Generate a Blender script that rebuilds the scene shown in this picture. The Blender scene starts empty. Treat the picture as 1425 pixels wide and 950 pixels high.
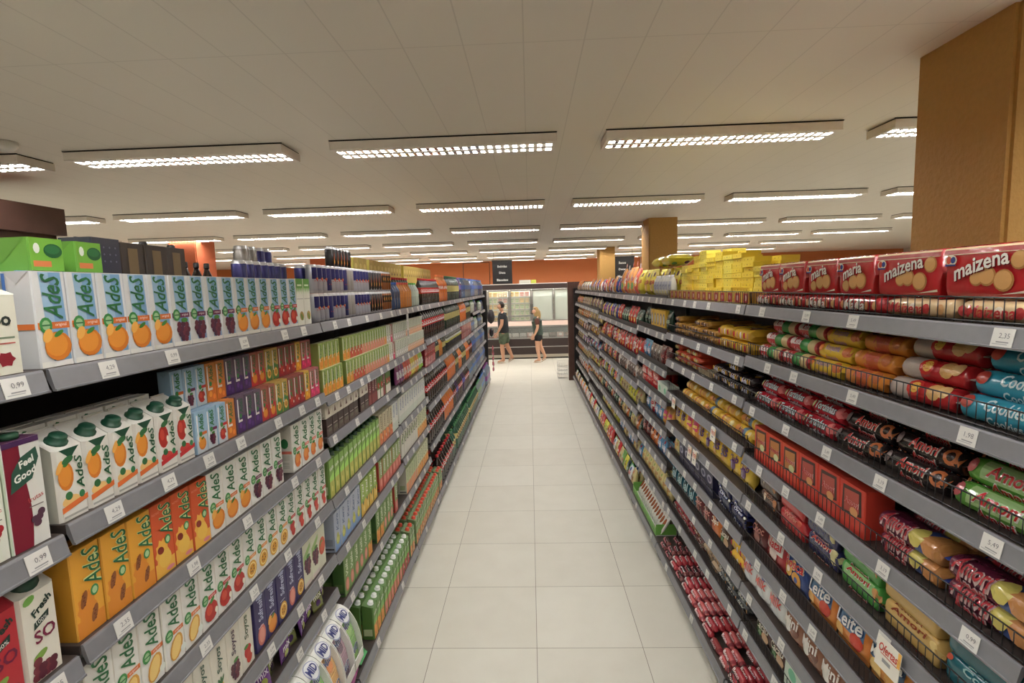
import bpy, bmesh, math, random
from mathutils import Matrix, Vector
random.seed(7)
PI = math.pi
scn = bpy.context.scene
COL = scn.collection
# ------------------------------------------------------------------ colour + materials
def lin(c):
    out = []
    g = 0.3 * c[0] + 0.59 * c[1] + 0.11 * c[2]
    for v in c[:3]:
        v = (v * 0.86 + g * 0.14) / 255.0
        out.append(v / 12.92 if v <= 0.04045 else ((v + 0.055) / 1.055) ** 2.4)
    return out
MATS = {}
def new_mat(name):
    m = bpy.data.materials.new(name); m.use_nodes = True
    MATS[name] = m
    nt = m.node_tree
    return m, nt, nt.nodes['Principled BSDF']
def inp(b, names, v):
    for n in names:
        if n in b.inputs:
            b.inputs[n].default_value = v; return
def print_mat(name, rough, metal=0, coat=0, bump=0, scale=80, spec=0.5, trans=0):
    """a surface printed or coloured by the mesh's own colour layer"""
    m, nt, b = new_mat(name)
    a = nt.nodes.new('ShaderNodeAttribute'); a.attribute_name = 'Col'
    nt.links.new(a.outputs['Color'], b.inputs['Base Color'])
    b.inputs['Roughness'].default_value = rough; b.inputs['Metallic'].default_value = metal
    inp(b, ['Coat Weight'], coat); inp(b, ['Specular IOR Level'], spec); inp(b, ['Transmission Weight'], trans)
    if bump:
        tc = nt.nodes.new('ShaderNodeTexCoord'); n = nt.nodes.new('ShaderNodeTexNoise')
        n.inputs['Scale'].default_value = scale; n.inputs['Detail'].default_value = 2
        bp = nt.nodes.new('ShaderNodeBump'); bp.inputs['Strength'].default_value = bump; bp.inputs['Distance'].default_value = 0.004
        nt.links.new(tc.outputs['Object'], n.inputs['Vector']); nt.links.new(n.outputs['Fac'], bp.inputs['Height'])
        nt.links.new(bp.outputs['Normal'], b.inputs['Normal'])
    return m
print_mat('carton_print', 0.42, spec=0.45)
print_mat('film_print', 0.22, coat=0.35, bump=0.55, scale=42)
print_mat('can_metal', 0.3, metal=0.55, coat=0.3)
print_mat('drink_bottle', 0.12, coat=0.5)
print_mat('clear_bottle', 0.08, trans=0.55, coat=0.3)
print_mat('plastic', 0.4)
print_mat('cloth', 0.85, bump=0.3, scale=120)
print_mat('skin', 0.5)
def flat_mat(name, c, rough=0.5, metal=0, noise=0.0, nscale=30, bump=0, spec=0.5, coat=0):
    m, nt, b = new_mat(name)
    b.inputs['Roughness'].default_value = rough; b.inputs['Metallic'].default_value = metal
    inp(b, ['Specular IOR Level'], spec); inp(b, ['Coat Weight'], coat)
    l = lin(c)
    tc = nt.nodes.new('ShaderNodeTexCoord'); n = nt.nodes.new('ShaderNodeTexNoise')
    n.inputs['Scale'].default_value = nscale; n.inputs['Detail'].default_value = 4
    nt.links.new(tc.outputs['Object'], n.inputs['Vector'])
    r = nt.nodes.new('ShaderNodeValToRGB')
    k = noise
    r.color_ramp.elements[0].position = 0.3; r.color_ramp.elements[1].position = 0.7
    r.color_ramp.elements[0].color = [max(0, x * (1 - k)) for x in l] + [1]
    r.color_ramp.elements[1].color = [min(1, x * (1 + k)) for x in l] + [1]
    nt.links.new(n.outputs['Fac'], r.inputs['Fac']); nt.links.new(r.outputs['Color'], b.inputs['Base Color'])
    if bump:
        bp = nt.nodes.new('ShaderNodeBump'); bp.inputs['Strength'].default_value = bump; bp.inputs['Distance'].default_value = 0.01
        nt.links.new(n.outputs['Fac'], bp.inputs['Height']); nt.links.new(bp.outputs['Normal'], b.inputs['Normal'])
    return m
flat_mat('rail_grey', (124, 124, 129), 0.38, 0.1, 0.05)
flat_mat('shelf_dark', (62, 52, 48), 0.5, 0, 0.08)
flat_mat('shelf_black', (34, 30, 30), 0.5, 0, 0.1)
flat_mat('back_panel', (46, 38, 36), 0.7, 0, 0.1)
flat_mat('wire_black', (22, 20, 22), 0.35)
flat_mat('steel', (190, 190, 188), 0.3, 0.8, 0.04)
flat_mat('white_enamel', (226, 224, 218), 0.4, 0, 0.02)
flat_mat('light_housing', (238, 230, 220), 0.5, 0, 0.02)
flat_mat('louver_metal', (235, 235, 235), 0.16, 0.9, 0.01)
flat_mat('freezer_brown', (60, 46, 44), 0.45, 0, 0.06)
flat_mat('freezer_grey', (176, 168, 150), 0.45, 0, 0.04)
flat_mat('wood_brown', (84, 52, 42), 0.5, 0, 0.15, 8)
flat_mat('yellow_wall', (178, 130, 58), 0.7, 0, 0.04, 60, 0.35)
flat_mat('orange_pillar', (196, 92, 50), 0.7, 0, 0.03, 60, 0.2)
flat_mat('wall_white', (205, 196, 182), 0.8, 0, 0.02)
flat_mat('acrylic_white', (224, 224, 216), 0.3, 0, 0.01)
flat_mat('sign_black', (26, 25, 26), 0.4, 0, 0.05)
flat_mat('rubber_black', (20, 20, 20), 0.6, 0, 0.05)
flat_mat('hair_dark', (24, 16, 14), 0.55, 0, 0.25, 90, 0.5)
flat_mat('hair_blond', (176, 140, 84), 0.5, 0, 0.3, 90, 0.5)
m, nt, b = new_mat('clear_plastic')
for k, v in (('Base Color', (.9, .95, .93, 1)), ('Roughness', 0.06), ('Alpha', 0.10)): b.inputs[k].default_value = v
m, nt, b = new_mat('door_glass')
for k, v in (('Base Color', (.86, .95, .9, 1)), ('Roughness', 0.03), ('Alpha', 0.16)): b.inputs[k].default_value = v
m, nt, b = new_mat('frosted_glass')
for k, v in (('Base Color', (.78, .86, .78, 1)), ('Roughness', 0.35), ('Alpha', 0.62)): b.inputs[k].default_value = v
def emis(name, c, s):
    m, nt, b = new_mat(name)
    b.inputs['Base Color'].default_value = lin(c) + [1]
    b.inputs['Emission Color'].default_value = lin(c) + [1]; b.inputs['Emission Strength'].default_value = s
emis('tube_glow', (255, 250, 238), 6.0)
emis('freezer_lamp', (255, 252, 244), 5.0)

def tile_floor():
    m, nt, b = new_mat('floor_tiles')
    N, Lk = nt.nodes.new, nt.links.new
    tc = N('ShaderNodeTexCoord'); sp = N('ShaderNodeSeparateXYZ'); Lk(tc.outputs['Object'], sp.inputs[0])
    masks, ids = [], []
    for ax, off in (('X', -0.0102), ('Y', 0.3176)):
        s = N('ShaderNodeMath'); s.operation = 'SUBTRACT'; Lk(sp.outputs[ax], s.inputs[0]); s.inputs[1].default_value = off
        d = N('ShaderNodeMath'); d.operation = 'DIVIDE'; Lk(s.outputs[0], d.inputs[0]); d.inputs[1].default_value = 0.6
        fl = N('ShaderNodeMath'); fl.operation = 'FLOOR'; Lk(d.outputs[0], fl.inputs[0]); ids.append(fl)
        r = N('ShaderNodeMath'); r.operation = 'ROUND'; Lk(d.outputs[0], r.inputs[0])
        q = N('ShaderNodeMath'); q.operation = 'SUBTRACT'; Lk(d.outputs[0], q.inputs[0]); Lk(r.outputs[0], q.inputs[1])
        a = N('ShaderNodeMath'); a.operation = 'ABSOLUTE'; Lk(q.outputs[0], a.inputs[0])
        lt = N('ShaderNodeMath'); lt.operation = 'LESS_THAN'; Lk(a.outputs[0], lt.inputs[0]); lt.inputs[1].default_value = 0.0026
        masks.append(lt)
    mx = N('ShaderNodeMath'); mx.operation = 'MAXIMUM'; Lk(masks[0].outputs[0], mx.inputs[0]); Lk(masks[1].outputs[0], mx.inputs[1])
    cb = N('ShaderNodeCombineXYZ'); Lk(ids[0].outputs[0], cb.inputs[0]); Lk(ids[1].outputs[0], cb.inputs[1])
    wn = N('ShaderNodeTexWhiteNoise'); wn.noise_dimensions = '2D'; Lk(cb.outputs[0], wn.inputs['Vector'])
    no = N('ShaderNodeTexNoise'); no.inputs['Scale'].default_value = 5; no.inputs['Detail'].default_value = 5; Lk(tc.outputs['Object'], no.inputs['Vector'])
    ad = N('ShaderNodeMath'); ad.operation = 'MULTIPLY_ADD'; Lk(wn.outputs['Value'], ad.inputs[0]); ad.inputs[1].default_value = 0.4; Lk(no.outputs['Fac'], ad.inputs[2])
    r = N('ShaderNodeValToRGB'); Lk(ad.outputs[0], r.inputs['Fac'])
    r.color_ramp.elements[0].position = 0.3; r.color_ramp.elements[1].position = 1.0
    r.color_ramp.elements[0].color = lin((203, 198, 182)) + [1]; r.color_ramp.elements[1].color = lin((211, 207, 192)) + [1]
    mix = N('ShaderNodeMix'); mix.data_type = 'RGBA'; Lk(mx.outputs[0], mix.inputs[0]); Lk(r.outputs['Color'], mix.inputs[6]); mix.inputs[7].default_value = lin((118, 108, 92)) + [1]
    Lk(mix.outputs[2], b.inputs['Base Color']); b.inputs['Roughness'].default_value = 0.42
tile_floor()
def ceiling_mat():
    m, nt, b = new_mat('ceiling_planks')
    N, Lk = nt.nodes.new, nt.links.new
    tc = N('ShaderNodeTexCoord'); sp = N('ShaderNodeSeparateXYZ'); Lk(tc.outputs['Object'], sp.inputs[0])
    ms = []
    for ax, per, off, w in (('X', 0.2, 0.0, 0.0022), ('Y', 2.05, 3.83, 0.0020)):
        d = N('ShaderNodeMath'); d.operation = 'SUBTRACT'; Lk(sp.outputs[ax], d.inputs[0]); d.inputs[1].default_value = off
        e = N('ShaderNodeMath'); e.operation = 'DIVIDE'; Lk(d.outputs[0], e.inputs[0]); e.inputs[1].default_value = per
        r = N('ShaderNodeMath'); r.operation = 'ROUND'; Lk(e.outputs[0], r.inputs[0])
        q = N('ShaderNodeMath'); q.operation = 'SUBTRACT'; Lk(e.outputs[0], q.inputs[0]); Lk(r.outputs[0], q.inputs[1])
        a = N('ShaderNodeMath'); a.operation = 'ABSOLUTE'; Lk(q.outputs[0], a.inputs[0])
        lt = N('ShaderNodeMath'); lt.operation = 'LESS_THAN'; Lk(a.outputs[0], lt.inputs[0]); lt.inputs[1].default_value = w / per
        ms.append(lt)
    mx = N('ShaderNodeMath'); mx.operation = 'MAXIMUM'; Lk(ms[0].outputs[0], mx.inputs[0]); Lk(ms[1].outputs[0], mx.inputs[1])
    hf = N('ShaderNodeMath'); hf.operation = 'MULTIPLY'; Lk(mx.outputs[0], hf.inputs[0]); hf.inputs[1].default_value = 0.17
    no = N('ShaderNodeTexNoise'); no.inputs['Scale'].default_value = 0.6; Lk(tc.outputs['Object'], no.inputs['Vector'])
    r = N('ShaderNodeValToRGB'); Lk(no.outputs['Fac'], r.inputs['Fac'])
    r.color_ramp.elements[0].color = lin((234, 227, 214)) + [1]; r.color_ramp.elements[1].color = lin((238, 232, 220)) + [1]
    mix = N('ShaderNodeMix'); mix.data_type = 'RGBA'; Lk(hf.outputs[0], mix.inputs[0]); Lk(r.outputs['Color'], mix.inputs[6]); mix.inputs[7].default_value = lin((96, 84, 70)) + [1]
    Lk(mix.outputs[2], b.inputs['Base Color']); b.inputs['Roughness'].default_value = 0.6
ceiling_mat()
def orange_wall():
    m, nt, b = new_mat('orange_wall')
    N, Lk = nt.nodes.new, nt.links.new
    tc = N('ShaderNodeTexCoord'); no = N('ShaderNodeTexNoise'); no.inputs['Scale'].default_value = 0.8; Lk(tc.outputs['Object'], no.inputs['Vector'])
    r = N('ShaderNodeValToRGB'); Lk(no.outputs['Fac'], r.inputs['Fac'])
    r.color_ramp.elements[0].color = lin((200, 108, 54)) + [1]; r.color_ramp.elements[1].color = lin((206, 114, 58)) + [1]
    Lk(r.outputs['Color'], b.inputs['Base Color']); b.inputs['Roughness'].default_value = 0.7
orange_wall()

# ------------------------------------------------------------------ mesh builder
class P:
    def __init__(s, *mats):
        s.v, s.f, s.c, s.m, s.sm = [], [], [], [], []
        s.mats = list(mats) or ['carton_print']; s.n = 0
    def face(s, pts, col, mat=0, smooth=False):
        i = len(s.v); s.v += [tuple(p) for p in pts]
        s.f.append(tuple(range(i, i + len(pts)))); s.c.append(col); s.m.append(mat); s.sm.append(smooth)
    def faces(s, pts, idx, cols, mat=0, smooth=False):
        i = len(s.v); s.v += [tuple(p) for p in pts]
        for k, f in enumerate(idx):
            s.f.append(tuple(i + j for j in f)); s.c.append(cols[k] if isinstance(cols, list) else cols); s.m.append(mat); s.sm.append(smooth)
    def box(s, x0, y0, z0, x1, y1, z1, col, mat=0, cols=None):
        p = [(x0, y0, z0), (x1, y0, z0), (x1, y1, z0), (x0, y1, z0), (x0, y0, z1), (x1, y0, z1), (x1, y1, z1), (x0, y1, z1)]
        f = [(0, 1, 5, 4), (1, 2, 6, 5), (2, 3, 7, 6), (3, 0, 4, 7), (4, 5, 6, 7), (3, 2, 1, 0)]   # front, right, back, left, top, bottom
        s.faces(p, f, cols or col, mat)
    def add(s, o, M=None, matmap=None):
        i = len(s.v)
        if M is None: s.v += o.v
        else: s.v += [tuple(M @ Vector(p)) for p in o.v]
        for n in o.mats:
            if n not in s.mats: s.mats.append(n)
        mm = [s.mats.index(n) for n in o.mats]
        s.f += [tuple(i + j for j in f) for f in o.f]; s.c += o.c; s.m += [mm[k] for k in o.m]; s.sm += o.sm
        return s
    def tube(s, pts, r, col=(20, 20, 20), mat=0, n=6, closed=False):
        """round bar along a polyline"""
        rings = []
        for k, p in enumerate(pts):
            p = Vector(p)
            a = Vector(pts[k - 1]) if k else p; b = Vector(pts[k + 1]) if k < len(pts) - 1 else p
            t = (b - a).normalized()
            up = Vector((0, 0, 1)) if abs(t.z) < 0.9 else Vector((1, 0, 0))
            e = t.cross(up).normalized(); g = e.cross(t)
            rr = r[k] if isinstance(r, (list, tuple)) else r
            rings.append([p + e * (rr * math.cos(2 * PI * j / n)) + g * (rr * math.sin(2 * PI * j / n)) for j in range(n)])
        V = [q for R in rings for q in R]; F = []
        for k in range(len(rings) - 1):
            for j in range(n):
                F.append((k * n + j, k * n + (j + 1) % n, (k + 1) * n + (j + 1) % n, (k + 1) * n + j))
        F.append(tuple(range(n))[::-1]); F.append(tuple(range((len(rings) - 1) * n, len(rings) * n)))
        s.faces(V, F, col, mat, True)
    def mesh(s, name):
        me = bpy.data.meshes.new(name)
        me.from_pydata(s.v, [], s.f)
        for n in s.mats: me.materials.append(MATS[n])
        me.polygons.foreach_set('material_index', s.m)
        me.polygons.foreach_set('use_smooth', s.sm)
        ca = me.color_attributes.new('Col', 'FLOAT_COLOR', 'CORNER')
        arr = []
        cache = {}
        for f, c in zip(s.f, s.c):
            l = cache.get(c)
            if l is None: l = cache[c] = lin(c) + [1.0]
            arr += l * len(f)
        ca.data.foreach_set('color', arr)
        me.update()
        return me
def ob(name, data, parent=None, loc=None, rot=None, **props):
    o = bpy.data.objects.new(name, data); COL.objects.link(o)
    if parent is not None: o.parent = parent
    if loc is not None: o.location = loc
    if rot is not None: o.rotation_euler = rot
    for k, v in props.items():
        if v is not None: o[k] = v
    return o
def struct(name, data, **k):
    return ob(name, data, kind='structure', **k)
# ---- printing on faces: a map turns (u, v, layer) into a point
EPS = 0.00035
def m_front(y, x0=0, z0=0):
    return lambda u, v, l: (x0 + u, y - EPS * l, z0 + v)
def m_left(x, y0=0, z0=0):      # the -x side seen from -x: u runs towards -y
    return lambda u, v, l: (x - EPS * l, y0 - u, z0 + v)
def m_right(x, y0=0, z0=0):
    return lambda u, v, l: (x + EPS * l, y0 + u, z0 + v)
def m_top(z, x0=0, y0=0):
    return lambda u, v, l: (x0 + u, y0 + v, z + EPS * l)
def rect(p, mp, u0, v0, u1, v1, c, L=1, sub=1, mat=0):
    L += p.n * 0.05; p.n += 1
    for i in range(sub):
        a = u0 + (u1 - u0) * i / sub; b2 = u0 + (u1 - u0) * (i + 1) / sub
        for j in range(sub):
            q = v0 + (v1 - v0) * j / sub; w = v0 + (v1 - v0) * (j + 1) / sub
            p.face([mp(a, q, L), mp(b2, q, L), mp(b2, w, L), mp(a, w, L)], c, mat, sub > 1)
def ell(p, mp, cu, cv, ru, rv, c, L=1, n=14, rot=0, rings=1, mat=0, jag=0):
    L += p.n * 0.05; p.n += 1
    cr, sr = math.cos(rot), math.sin(rot)
    V = [mp(cu, cv, L)]; F = []
    for k in range(1, rings + 1):
        for j in range(n):
            t = 2 * PI * j / n; g = k / rings * (1 - (jag if j % 2 else 0))
            a, b2 = ru * g * math.cos(t), rv * g * math.sin(t)
            V.append(mp(cu + a * cr - b2 * sr, cv + a * sr + b2 * cr, L))
    for j in range(n): F.append((0, 1 + j, 1 + (j + 1) % n))
    for k in range(rings - 1):
        for j in range(n):
            a, b2 = 1 + k * n + j, 1 + k * n + (j + 1) % n
            F.append((a, a + n, b2 + n, b2))
    p.faces(V, F, c, mat)
def poly(p, mp, pts, c, L=1, mat=0):
    L += p.n * 0.05; p.n += 1
    V = [mp(u, v, L) for u, v in pts]
    p.face(V, c, mat)
_T = {}
def glyphs(s, maxl=None, bold=0.0, shear=0.0):
    key = (s, maxl, bold, shear)
    if key in _T: return _T[key]
    cu = bpy.data.curves.new('lettering', 'FONT'); cu.body = s; cu.size = 1; cu.resolution_u = 2
    cu.offset = bold; cu.shear = shear; cu.align_x = 'CENTER'
    o = bpy.data.objects.new('lettering', cu); COL.objects.link(o)
    dg = bpy.context.evaluated_depsgraph_get()
    me = bpy.data.meshes.new_from_object(o.evaluated_get(dg))
    bm = bmesh.new(); bm.from_mesh(me)
    if maxl:
        for _ in range(4):
            es = [e for e in bm.edges if e.calc_length() > maxl]
            if not es: break
            bmesh.ops.subdivide_edges(bm, edges=es, cuts=1)
            bmesh.ops.triangulate(bm, faces=bm.faces[:])
    V = [(v.co.x, v.co.y) for v in bm.verts]; bm.verts.index_update(); F = [tuple(v.index for v in f.verts) for f in bm.faces]
    bm.free(); COL.objects.unlink(o); bpy.data.objects.remove(o); bpy.data.curves.remove(cu); bpy.data.meshes.remove(me)
    x0, x1 = min(v[0] for v in V), max(v[0] for v in V); y0, y1 = min(v[1] for v in V), max(v[1] for v in V)
    V = [(v[0] - (x0 + x1) / 2, v[1] - (y0 + y1) / 2) for v in V]
    _T[key] = (V, F, x1 - x0, y1 - y0)
    return _T[key]
def txt(p, mp, s, cu, cv, width, c, L=2, rot=0, shear=0.0, bold=0.0, height=None, maxl=None, mat=0, arc=0):
    """lettering of the given length (and height) centred on cu, cv"""
    L += p.n * 0.05; p.n += 1
    V, F, w, h = glyphs(s, maxl, bold, shear)
    sx = width / w; sy = (height / h) if height else sx
    cr, sr = math.cos(rot), math.sin(rot)
    pts = []
    for x, y in V:
        a, b2 = x * sx, y * sy + arc * (1 - (2 * x / w) ** 2)
        pts.append(mp(cu + a * cr - b2 * sr, cv + a * sr + b2 * cr, L))
    p.faces(pts, F, c, mat)

# ------------------------------------------------------------------ camera
H = 2.04896918
RX, RY, RZ, FPX = -0.105398058, 0.0293442731, 0.0373086271, 711.238593
def camera():
    cam = bpy.data.cameras.new('camera'); cam.sensor_width = 36; cam.sensor_fit = 'HORIZONTAL'
    cam.lens = FPX / 1425 * 36; cam.clip_start = 0.05; cam.clip_end = 100
    o = bpy.data.objects.new('camera', cam); COL.objects.link(o)
    R = Matrix.Rotation(RZ, 3, 'Z') @ Matrix.Rotation(RX, 3, 'X') @ Matrix.Rotation(RY, 3, 'Y')
    right, fwd, up = R.col[0], R.col[1], R.col[2]
    M = Matrix((right, up, -fwd)).transposed().to_4x4()
    M.translation = Vector((0, 0, H))
    o.matrix_world = M
    scn.camera = o
camera()

# ------------------------------------------------------------------ room
CZ = 2.85
def slab(x0, y0, z0, x1, y1, z1, mat):
    p = P(mat); p.box(x0, y0, z0, x1, y1, z1, (200, 200, 200)); return p.mesh(mat)
XW, YB, YF = 11.0, 15.6, -3.2
struct('floor', slab(-XW, YF, -0.1, XW, YB, 0, 'floor_tiles'))
struct('ceiling', slab(-XW, YF, CZ, XW, YB, CZ + 0.1, 'ceiling_planks'))
struct('wall_back', slab(-XW, YB, 0, XW, YB + 0.12, CZ, 'orange_wall'))
struct('wall_left', slab(-XW - 0.12, YF, 0, -XW, YB, CZ, 'wall_white'))
struct('wall_right', slab(XW, YF, 0, XW + 0.12, YB, CZ, 'wall_white'))
struct('wall_front', slab(-XW, YF - 0.12, 0, XW, YF, CZ, 'wall_white'))
def pillar(n, x0, y0, x1, y1, mat):
    p = P(mat)
    bm = bmesh.new()
    bmesh.ops.create_cube(bm, size=1, matrix=Matrix.Translation(((x0 + x1) / 2, (y0 + y1) / 2, CZ / 2)) @ Matrix.Diagonal((x1 - x0, y1 - y0, CZ, 1)))
    bmesh.ops.bevel(bm, geom=[e for e in bm.edges if abs(e.verts[0].co.z - e.verts[1].co.z) > 1], offset=0.012, segments=2, affect='EDGES')
    me = bpy.data.meshes.new('pillar'); bm.to_mesh(me); bm.free(); me.materials.append(MATS[mat])
    struct('pillar_%d' % n, me)
pillar(1, 1.47, 1.66, 1.90, 2.06, 'yellow_wall')
pillar(2, 1.49, 6.47, 1.84, 6.90, 'yellow_wall')
pillar(3, 1.52, 11.12, 1.84, 11.62, 'yellow_wall')
pillar(4, -4.92, 6.92, -4.54, 7.36, 'orange_pillar')
pillar(5, -5.16, 12.0, -4.80, 12.42, 'orange_pillar')

# ceiling lights: twin-tube louvred fixtures
def fixture():
    L2, W, D = 0.60, 0.225, 0.048
    h = P('light_housing')
    g = (200, 195, 186)
    h.box(-L2, -W / 2, -0.012, L2, W / 2, -0.006, g)
    for s in (-1, 1):
        y = s * W / 2
        h.box(-L2, min(y, y - s * 0.045), -D, L2, max(y, y - s * 0.045), -0.012, g)
        h.box(min(s * L2, s * (L2 - 0.02)), -W / 2 + 0.045, -D, max(s * L2, s * (L2 - 0.02)), W / 2 - 0.045, -0.012, g)
    h.box(-L2 + 0.02, -0.018, -D, L2 - 0.02, 0.018, -0.012, g)
    lv = P('louver_metal')
    for s in (1,):
        y0, y1 = -(W / 2 - 0.065) / 2, (W / 2 - 0.065) / 2
        n = 26
        for k in range(1, n):      # V-shaped cross blades
            x = -L2 + 0.02 + k * (2 * L2 - 0.04) / n; a = 0.011
            V = [(x - a, y0, -D + .001), (x + a, y0, -D + .001), (x, y0, -D + .014), (x - a, y1, -D + .001), (x + a, y1, -D + .001), (x, y1, -D + .014)]
            lv.faces(V, [(0, 1, 2), (5, 4, 3), (0, 3, 4, 1), (1, 4, 5, 2), (2, 5, 3, 0)], g)
    t = P('tube_glow')
    y = (0.018 + W / 2 - 0.045) / 2
    t.tube([(-L2 + 0.03, 0, 0), (L2 - 0.03, 0, 0)], 0.008, g, n=10)
    gk = P('rubber_black'); gk.box(-L2 + .004, -W / 2 + .004, -0.006, L2 - .004, W / 2 - .004, 0, g); gk.box(-L2 - .003, -W / 2 - .003, -0.004, L2 + .003, -W / 2 + .004, 0, g)  # black slab and front strip drawn in place of the shadow gap above the housing
    global FG; FG = gk.mesh('shadow_gap_strip')
    return h.mesh('housing'), lv.mesh('louver'), t.mesh('tube'), y
FH, FL, FT, FYO = fixture()
lamp = bpy.data.lights.new('fixture_lamp', 'AREA'); lamp.shape = 'RECTANGLE'; lamp.size = 1.14; lamp.size_y = 0.13
LAMP_W = 47.0
lamp.energy = LAMP_W; lamp.color = (1.0, 0.985, 0.965)
ORD = ['zeroth', 'first', 'second', 'third', 'fourth', 'fifth', 'sixth', 'seventh', 'eighth', 'ninth', 'tenth', 'eleventh', 'twelfth', 'thirteenth', 'fourteenth', 'fifteenth', 'sixteenth', 'seventeenth', 'eighteenth', 'nineteenth', 'twentieth',
       'twenty-first', 'twenty-second', 'twenty-third', 'twenty-fourth', 'twenty-fifth', 'twenty-sixth', 'twenty-seventh', 'twenty-eighth', 'twenty-ninth', 'thirtieth']
def ordn(n):
    if n < len(ORD): return ORD[n]
    if n < 100:
        t = {3: 'thirty', 4: 'forty', 5: 'fifty', 6: 'sixty', 7: 'seventy', 8: 'eighty', 9: 'ninety'}[n // 10]
        return (t + '-' + ORD[n % 10]) if n % 10 else t[:-1] + 'ieth'
    return '%dth' % n
ROWS_Y = [-1.2, 0.8, 2.88, 4.96, 6.96, 8.9, 10.92, 12.92, 14.6]  # rearmost row is unseen, added to brighten the near ceiling
for j, yy in enumerate(ROWS_Y):
    for i in range(-4, 5):
        xx = -0.44 + 1.46 * i
        if 1.4 < xx < 1.95 and abs(yy - 6.7) < 0.35: continue
        where = 'over the drinks gondola side' if i < 0 else ('over the biscuit gondola side' if i > 0 else 'over the aisle')
        lab = 'white louvred twin-tube ceiling light, %s, %s %s' % (ORD[j - 1] + ' row in view' if j > 1 else ('row overhead' if j else 'added row behind the camera'), ordn(abs(i)) + ' out' if i else 'straight', where)
        r = ob('ceiling_light', None, loc=(xx, yy, CZ - 0.001), label=lab, category='ceiling light', group='louvred ceiling lights')
        ob('housing', FH, r); ob('shadow_gap_strip', FG, r)
        for s in (-1, 1): ob('tube', FT, r, loc=(0, s * FYO, -0.0275)); ob('louver', FL, r, loc=(0, s * FYO, 0))
        lo = bpy.data.objects.new('lamp', lamp); COL.objects.link(lo); lo.location = (xx, yy, CZ - 0.0365)
# smoke detector on the ceiling near the first lights
p = P('white_enamel')
p.tube([(0, 0, 0), (0, 0, -0.02), (0, 0, -0.045)], [0.055, 0.055, 0.03], (200, 200, 200), n=20)
ob('smoke_detector', p.mesh('smoke_detector'), loc=(-2.62, 2.57, CZ - 0.001), label='small round smoke detector on the ceiling beside the first row of lights', category='smoke detector')
# ------------------------------------------------------------------ gondolas
BAYS = [-0.36, 0.98, 2.33, 3.67, 4.67, 5.97, 7.27, 8.62, 9.92, 10.95]
LV_L = [[1.912, 1.57, 1.30, 1.02, 0.75, 0.45],
        [1.912, 1.585, 1.315, 1.06, 0.79, 0.62],
        [1.912, 1.56, 1.36, 1.055, 0.77, 0.485],
        [1.912, 1.56, 1.335, 1.06, 0.79, 0.48],
        [1.912, 1.58, 1.325, 0.955, 0.565],
        [1.912, 1.58, 1.325, 0.955, 0.565],
        [1.912, 1.575, 1.32, 0.955, 0.565],
        [1.912, 1.64, 1.33, 0.96, 0.58],
        [1.912, 1.60, 1.325, 0.95, 0.58]]
LV_R = [[1.94, 1.713, 1.50, 1.26, 1.06, 0.835, 0.63, 0.43],
        [1.94, 1.713, 1.50, 1.26, 1.06, 0.835, 0.63, 0.43],
        [1.94, 1.70, 1.51, 1.28, 1.06, 0.85, 0.63, 0.43],
        [1.94, 1.68, 1.41, 1.18, 0.955, 0.70, 0.415],
        [1.94, 1.635, 1.35, 1.12, 0.87, 0.62, 0.395],
        [1.94, 1.635, 1.355, 1.12, 0.87, 0.62, 0.395],
        [1.94, 1.68, 1.49, 1.27, 1.03, 0.81, 0.60, 0.39],
        [1.94, 1.68, 1.45, 1.22, 0.98, 0.74, 0.45],
        [1.94, 1.68, 1.45, 1.22, 0.98, 0.74, 0.45]]
# right bays share the same modules: index 0,1 are the two nearest
LV_R = [LV_R[0], LV_R[1], LV_R[2], LV_R[3], LV_R[4], LV_R[5], LV_R[6], LV_R[7], LV_R[8]]
BASE_Z = 0.125
LIP_L, LIP_R, LIP_BASE = 0.975, 0.97, 0.90
BACKX = 1.43
def tag_mesh(k):
    p = P('carton_print')
    w, h = 0.048, 0.0385
    p.box(-w / 2, -0.0012, -h, w / 2, 0, 0, (214, 212, 206))
    mp = m_front(-0.0012)
    s = ['3,19', '1,98', '4,29', '2,35', '0,99', '5,49'][k]
    txt(p, mp, s, 0.004, -0.016, 0.024, (112, 112, 118))
    rect(p, mp, -0.012, -0.030, 0.016, -0.0275, (140, 140, 142))
    rect(p, mp, -0.020, -0.034, 0.014, -0.032, (170, 170, 172))
    return p.mesh('price_tag')
TAGS = [tag_mesh(k) for k in range(6)]
def shelf_mesh(L, depth, mat='shelf_dark'):
    p = P(mat, 'rail_grey')
    c = (60, 50, 46)
    p.box(0.003, 0.004, -0.022, L - 0.003, depth, 0, c)
    for x in (0.02, L - 0.03):       # brackets underneath
        p.face([(x, 0.05, -0.022), (x, depth, -0.022), (x, depth, -0.09)], c); p.face([(x + 0.01, 0.05, -0.022), (x + 0.01, depth, -0.09), (x + 0.01, depth, -0.022)], c)
        p.face([(x, 0.05, -0.022), (x, depth, -0.09), (x + 0.01, depth, -0.09), (x + 0.01, 0.05, -0.022)], c)
    return p
def rail_mesh(L, h=0.040):
    p = P('rail_grey')
    x0, x1 = 0.006, L - 0.006
    prof = [(0.004, 0.0002), (-0.001, 0.0002), (-0.003, -0.004), (-0.003 - 0.008, -h), (-0.014, -h - 0.001), (-0.014, -h - 0.005), (-0.006, -h - 0.005), (0.004, -0.02)]
    n = len(prof)
    V = [(x0, a, b) for a, b in prof] + [(x1, a, b) for a, b in prof]
    F = [(i, (i + 1) % n, n + (i + 1) % n, n + i) for i in range(n)] + [tuple(range(n))[::-1], tuple(range(n, 2 * n))]
    p.faces(V, F, (150, 150, 150))
    return p
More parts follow.
